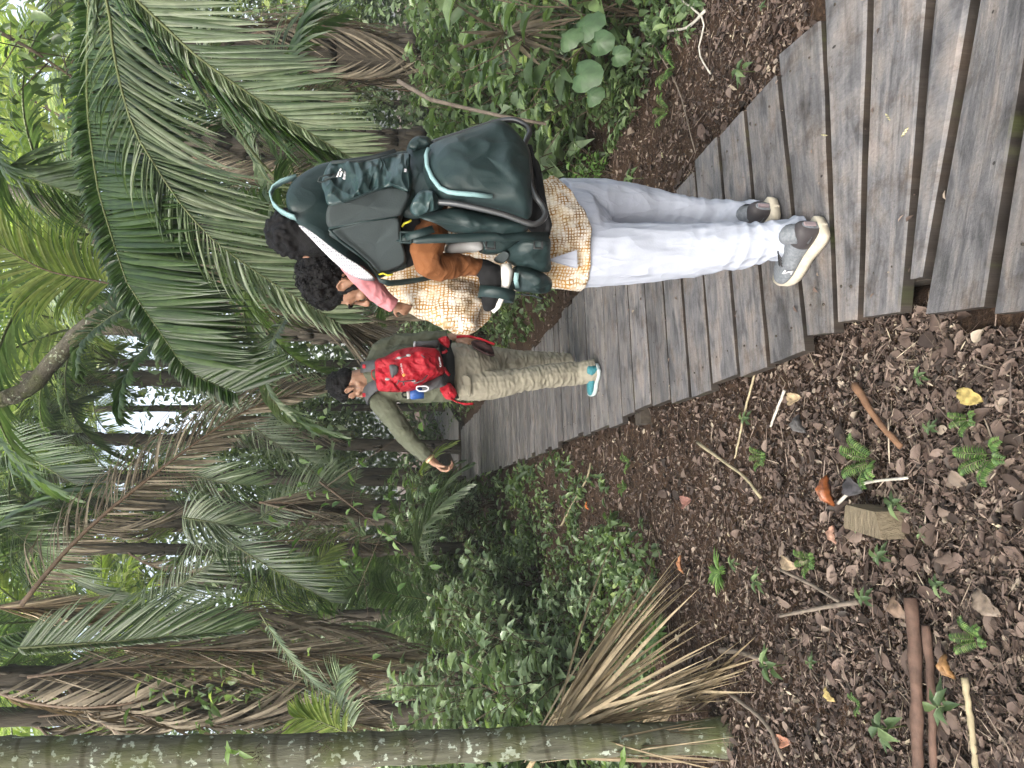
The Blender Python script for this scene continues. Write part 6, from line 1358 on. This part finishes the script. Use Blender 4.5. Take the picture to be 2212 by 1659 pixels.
stick([(1985, 1290), (1998, 1400), (2004, 1520), (2010, 1700)], .020, M_REDLOG, 'red brown log lying across the lower left litter', 'log', 'log', n=12)
stick([(2016, 1350), (2028, 1450), (2034, 1560), (2040, 1700)], .012, M_REDLOG, 'thinner red brown branch alongside the log', 'branch', 'branch', n=10)
stick([(2108, 1462), (2120, 1540), (2136, 1680)], .009, M_PALESTICK, 'pale bamboo like stick near the bottom left corner')
stick([(1570, 1404), (1620, 1410), (1690, 1436)], .012, M_GREYST, 'grey brown stick lying near the foot of the spotted trunk')
stick([(1854, 831), (1880, 868), (1911, 910), (1960, 965)], .012, M_ORBARK, 'orange brown strip of bark on the litter', 'bark_strip', 'bark')
stick([(1216, 1135), (1240, 1085), (1265, 1035), (1270, 1000)], .009, M_PALESTICK, 'straw coloured stick in the far litter left of the man ahead')
stick([(1540, 25), (1500, 60), (1450, 70)], .008, M_WHITESTICK, 'white forked stick on the bank right of the boardwalk'); stick([(1490, 0), (1535, 45), (1520, 110), (1540, 160)], .005, M_WHITESTICK, 'thin white root on the bank right of the boardwalk')
stick([(1400, 30), (1440, 120), (1470, 200), (1500, 330)], .004, M_GREYST, 'long thin brown runner along the right bank')
stick([(1700, 1230), (1760, 1260), (1830, 1300)], .007, M_GREYST, 'brown stick beyond the cut wood block'); stick([(1870, 1300), (1800, 1310), (1700, 1330)], .008, M_GREYST, 'dark stick pointing at the red brown log'); stick([(1600, 1500), (1680, 1560), (1720, 1640)], .009, M_GREYST, 'bent brown stick at the left by the trunk foot')
# cut wood block
def block():
    T4 = [G(1826, 1090, .03), G(1890, 1106, .03), G(1905, 1166, .03), G(1822, 1140, .03)]; B4 = [p + Vector((0, 0, -.12)) for p in T4]; V = T4 + B4
    o = pymesh('wood_block', V, [(0, 1, 2, 3), (7, 6, 5, 4), (0, 4, 5, 1), (1, 5, 6, 2), (2, 6, 7, 3), (3, 7, 4, 0)], barkmat('sawn tan wood', (.12, .095, .065), (.27, .22, .15), fib=(2, 14, 2)), smooth=False)
    bm = bmesh.new(); bm.from_mesh(o.data); bmesh.ops.bevel(bm, geom=bm.edges[:], offset=.004, segments=2); bm.to_mesh(o.data); bm.free(); tag(o, 'sawn tan wood block half sunk in the litter', 'wood block')
block()
def one_leaf(X, Y, L, W, colr, label, az, fold=.3, curl=.4, rough=.4, z=-.02, name='fallen_leaf'):
    c = G(X, Y, z); m = plain(label[:20], tuple(q * .8 for q in colr), rough + .15, .55, 45, .4); ring = 9; V = []; F = []
    D_ = Vector((math.cos(az), math.sin(az), .08)).normalized(); S_ = D_.cross(Vector((0, 0, 1))).normalized(); N_ = S_.cross(D_)
    for i in range(ring):
        t = i / (ring - 1); w_ = W * math.sin(math.pi * (t * .94 + .03)) ** .75
        for x in (-1, -.5, 0, .5, 1):
            V.append(c + D_ * (L * (t - .5)) + S_ * (w_ / 2 * x * math.cos(abs(x) * fold * 1.5)) + N_ * (abs(x) ** 1.5 * w_ * fold - L * curl * (t - .5) ** 2 + .004 * math.sin(i * 2.3 + x * 3)))
    F = [(i * 5 + j, i * 5 + j + 1, (i + 1) * 5 + j + 1, (i + 1) * 5 + j) for i in range(ring - 1) for j in range(4)]
    o = pymesh(name, V, F, m); s = o.modifiers.new('s', 'SOLIDIFY'); s.thickness = .0012; return tag(o, label, 'leaf')
one_leaf(1795, 1060, .10, .055, (.24, .075, .025), 'glossy curled orange leaf beside the cut wood block', .3, .9, .1, .2)
one_leaf(1840, 1048, .08, .07, (.06, .055, .06), 'dark grey leaf next to the glossy orange leaf', 1.2); one_leaf(1731, 915, .07, .06, (.075, .07, .07), 'dark grey cupped leaf near the small white twig', .5, .6)
one_leaf(1712, 862, .075, .05, (.38, .28, .17), 'tan pointed leaf near the boardwalk edge', 1.8); one_leaf(1940, 1310, .08, .06, (.18, .12, .085), 'large tan crumpled leaf near the log', .8, .3, .9); one_leaf(1790, 1500, .055, .035, (.36, .27, .11), 'yellow brown leaf near the bottom left', 1.0)
one_leaf(1700, 1215, .09, .055, (.32, .24, .16), 'pale tan leaf in the middle of the litter', 1.4); one_leaf(1470, 1220, .09, .045, (.42, .19, .09), 'orange leaf at the edge of the straw frond', .2); one_leaf(1480, 1085, .09, .07, (.25, .12, .095), 'pinkish brown leaf left of the pale stick', 2.0)
one_leaf(1268, 1092, .06, .04, (.5, .14, .03), 'bright orange leaf in the far litter', .4); one_leaf(1800, 1155, .06, .045, (.30, .17, .12), 'small pink brown leaf under the wood block', .1); one_leaf(2092, 856, .075, .045, (.34, .26, .09), 'yellow mould covered leaf by the near boards', 1.3, .2, .2, .8)
one_leaf(2050, 1440, .06, .04, (.28, .15, .06), 'orange brown curled leaf beside the log', .5, .7); one_leaf(1690, 1600, .08, .05, (.36, .17, .11), 'pink leaf close to the left edge', 1.9); one_leaf(2130, 1300, .08, .06, (.17, .13, .10), 'big pale brown leaf near the lower edge', .9)
for X, Y, az in ((1918, 253, .6), (1780, 292, 1.2), (1430, 335, .2), (1955, 285, 2.2)):
    one_leaf(X, Y, .028, .006, (.50, .46, .28), 'straw coloured leaf scrap on a weathered board', az, .1, .1, .8, .004, 'leaf_scrap')['group'] = 'straw leaf scraps on the boards'
# dry fan-leaf and stem on the right bank behind the carrier
def bank_bits():
    mb = MB(); mb.tube([Q(860, 175, 3.8), Q(930, 215, 3.7), Q(1000, 232, 3.6), Q(1080, 250, 3.5), Q(1180, 268, 3.45)], [.012, .011, .010, .009, .008], 8); tag(mb.build('stem', M_GREYST), 'bare brown stem slanting down beside the carrier frame', 'stem')
    r_ = np.random.default_rng(9); n = 34; b0 = Q(1090, 70, 4.0); P = [b0] * n; D_ = [Vector((r_.normal(0, .35) - .2, -.3, -1 if i % 2 else .4 * r_.normal())) for i in range(n)]
    o = fastmesh('dead_frond', ribbons(P, D_, np.tile(A((1, .2, 0)), (n, 1)), r_.uniform(.25, .5, n), r_.uniform(.012, .03, n), .15, 5), rib_T(5, True), 18, r_.beta(2, 3, n), LM_DEAD); tag(o, 'withered brown fan leaf hanging on the right bank', 'palm frond')
    # big heart leaves
    root = empty('heart_leaf_plant', G(1300, 130, -.02)); tag(root, 'plant with four large ribbed heart shaped leaves on the right bank', 'plant'); st = MB()
    for (X, Y, sx, y) in ((1262, 55, .19, 3.55), (1290, 90, .15, 3.5), (1222, 80, .16, 3.6), (1255, 160, .20, 3.5), (1275, 205, .12, 3.45), (1330, 120, .12, 3.4)):
        c = Q(X, Y, y); V = []; F = []; nr, na = 6, 20; NN = Vector((random.uniform(-.3, .3), -.75, .75)).normalized(); dn = Vector((random.uniform(-.4, .4), -.3, -.9)); dn = (dn - NN * dn.dot(NN)).normalized(); sd_ = NN.cross(dn)
        V.append(c)
        for i in range(1, nr + 1):
            for j in range(na):
                a = 2 * math.pi * j / na; rad = sx * .46 * (i / nr) * (1 + .28 * math.cos(a) ** 3 - .32 * math.exp(-((abs(a - math.pi)) / .35) ** 2) + .02 * math.cos(9 * a))
                V.append(c + dn * rad * math.cos(a) + sd_ * rad * math.sin(a) * .92 + NN * (.010 * math.cos(9 * a) * i / nr - .03 * (i / nr) ** 2))
        F = [(0, 1 + j, 1 + (j + 1) % na) for j in range(na)] + [(1 + i * na + j, 1 + (i + 1) * na + j, 1 + (i + 1) * na + (j + 1) % na, 1 + i * na + (j + 1) % na) for i in range(nr - 1) for j in range(na)]
        o = pymesh('leaf', V, F, LM_LIME2, root, True, rnd=[random.random()] * len(F)); st.tube([c, c + Vector((0, .05, -.12)), G(1320, 130, -.02)], .003, 5)
    st.build('stalks', M_RACH, root)
LM_LIME2 = leafmat('heart leaf', [(0, (.04, .085, .035)), (1, (.075, .13, .055))], .5, .25, .5)
bank_bits()
# the overhead twig with round leaves at the top right
def top_leaves():
    r_ = np.random.default_rng(15)
    for X0, Y0, X1, Y1, y, lab, mat, n, s_ in ((-20, 60, 190, 190, 4.4, 'dark leafy branch in the top right corner', LM_SHRUB, 110, .10), (20, 190, 260, 330, 8.5, 'sunlit leafy branch near the top right', LM_FAR, 240, .12), (690, 1040, 830, 1150, 6.0, 'bright yellow green sapling leaves above the litter on the left', LM_LIME, 60, .10)):
        c0 = Q(X0, Y0, y); c1 = Q(X1, Y1, y); root = empty('leafy_branch', c0); tag(root, lab, 'branch'); t = r_.random(n)[:, None]; P = A(c0) * (1 - t) + A(c1) * t + r_.normal(0, .16 if y < 5 else .35, (n, 3)) * (1 if s_ else 1)
        D_ = rand_dirs(r_, n, .6) + A((0, 0, -.4)); L = s_ * r_.uniform(.6, 1.3, n)
        fastmesh('leaves', leaf_arrays(P, D_, np.tile(A((0, -.2, 1)), (n, 1)) + r_.normal(0, .3, (n, 3)), L, L * .5, .15, .3), LEAF_T, 8, r_.random(n), mat, root)
        mb = MB(); mb.tube([c0, (c0 + c1) / 2 + Vector((.05, 0, .05)), c1], [.012, .009, .004], 6)
        for k in range(22): j = r_.integers(0, n); p = Vector(P[j]); tt = float(t[j][0]); mb.tube([c0 * (1 - tt) + c1 * tt, p], [.004, .002], 4)
        mb.build('twigs', M_TWIG, root)
top_leaves()
# ---- the damp air under the trees
def haze():
    m = bpy.data.materials.new('damp forest air'); m.use_nodes = True; t = m.node_tree; t.nodes.clear()
    o = t.nodes.new('ShaderNodeOutputMaterial'); v = t.nodes.new('ShaderNodeVolumePrincipled'); v.inputs['Color'].default_value = (.9, .95, .92, 1); v.inputs['Density'].default_value = 0.0028; v.inputs['Anisotropy'].default_value = .2
    t.links.new(v.outputs[0], o.inputs['Volume'])
    x0, x1, y0, y1, z0, z1_ = -64, 64, -24, 124, -2.5, 18
    V = [(x, y, z) for z in (z0, z1_) for y in (y0, y1) for x in (x0, x1)]
    o_ = pymesh('haze', V, [(0, 2, 3, 1), (4, 5, 7, 6), (0, 1, 5, 4), (2, 6, 7, 3), (0, 4, 6, 2), (1, 3, 7, 5)], m, smooth=False); tag(o_, 'faint damp haze in the air between the palms', 'haze', kind='stuff')
haze()
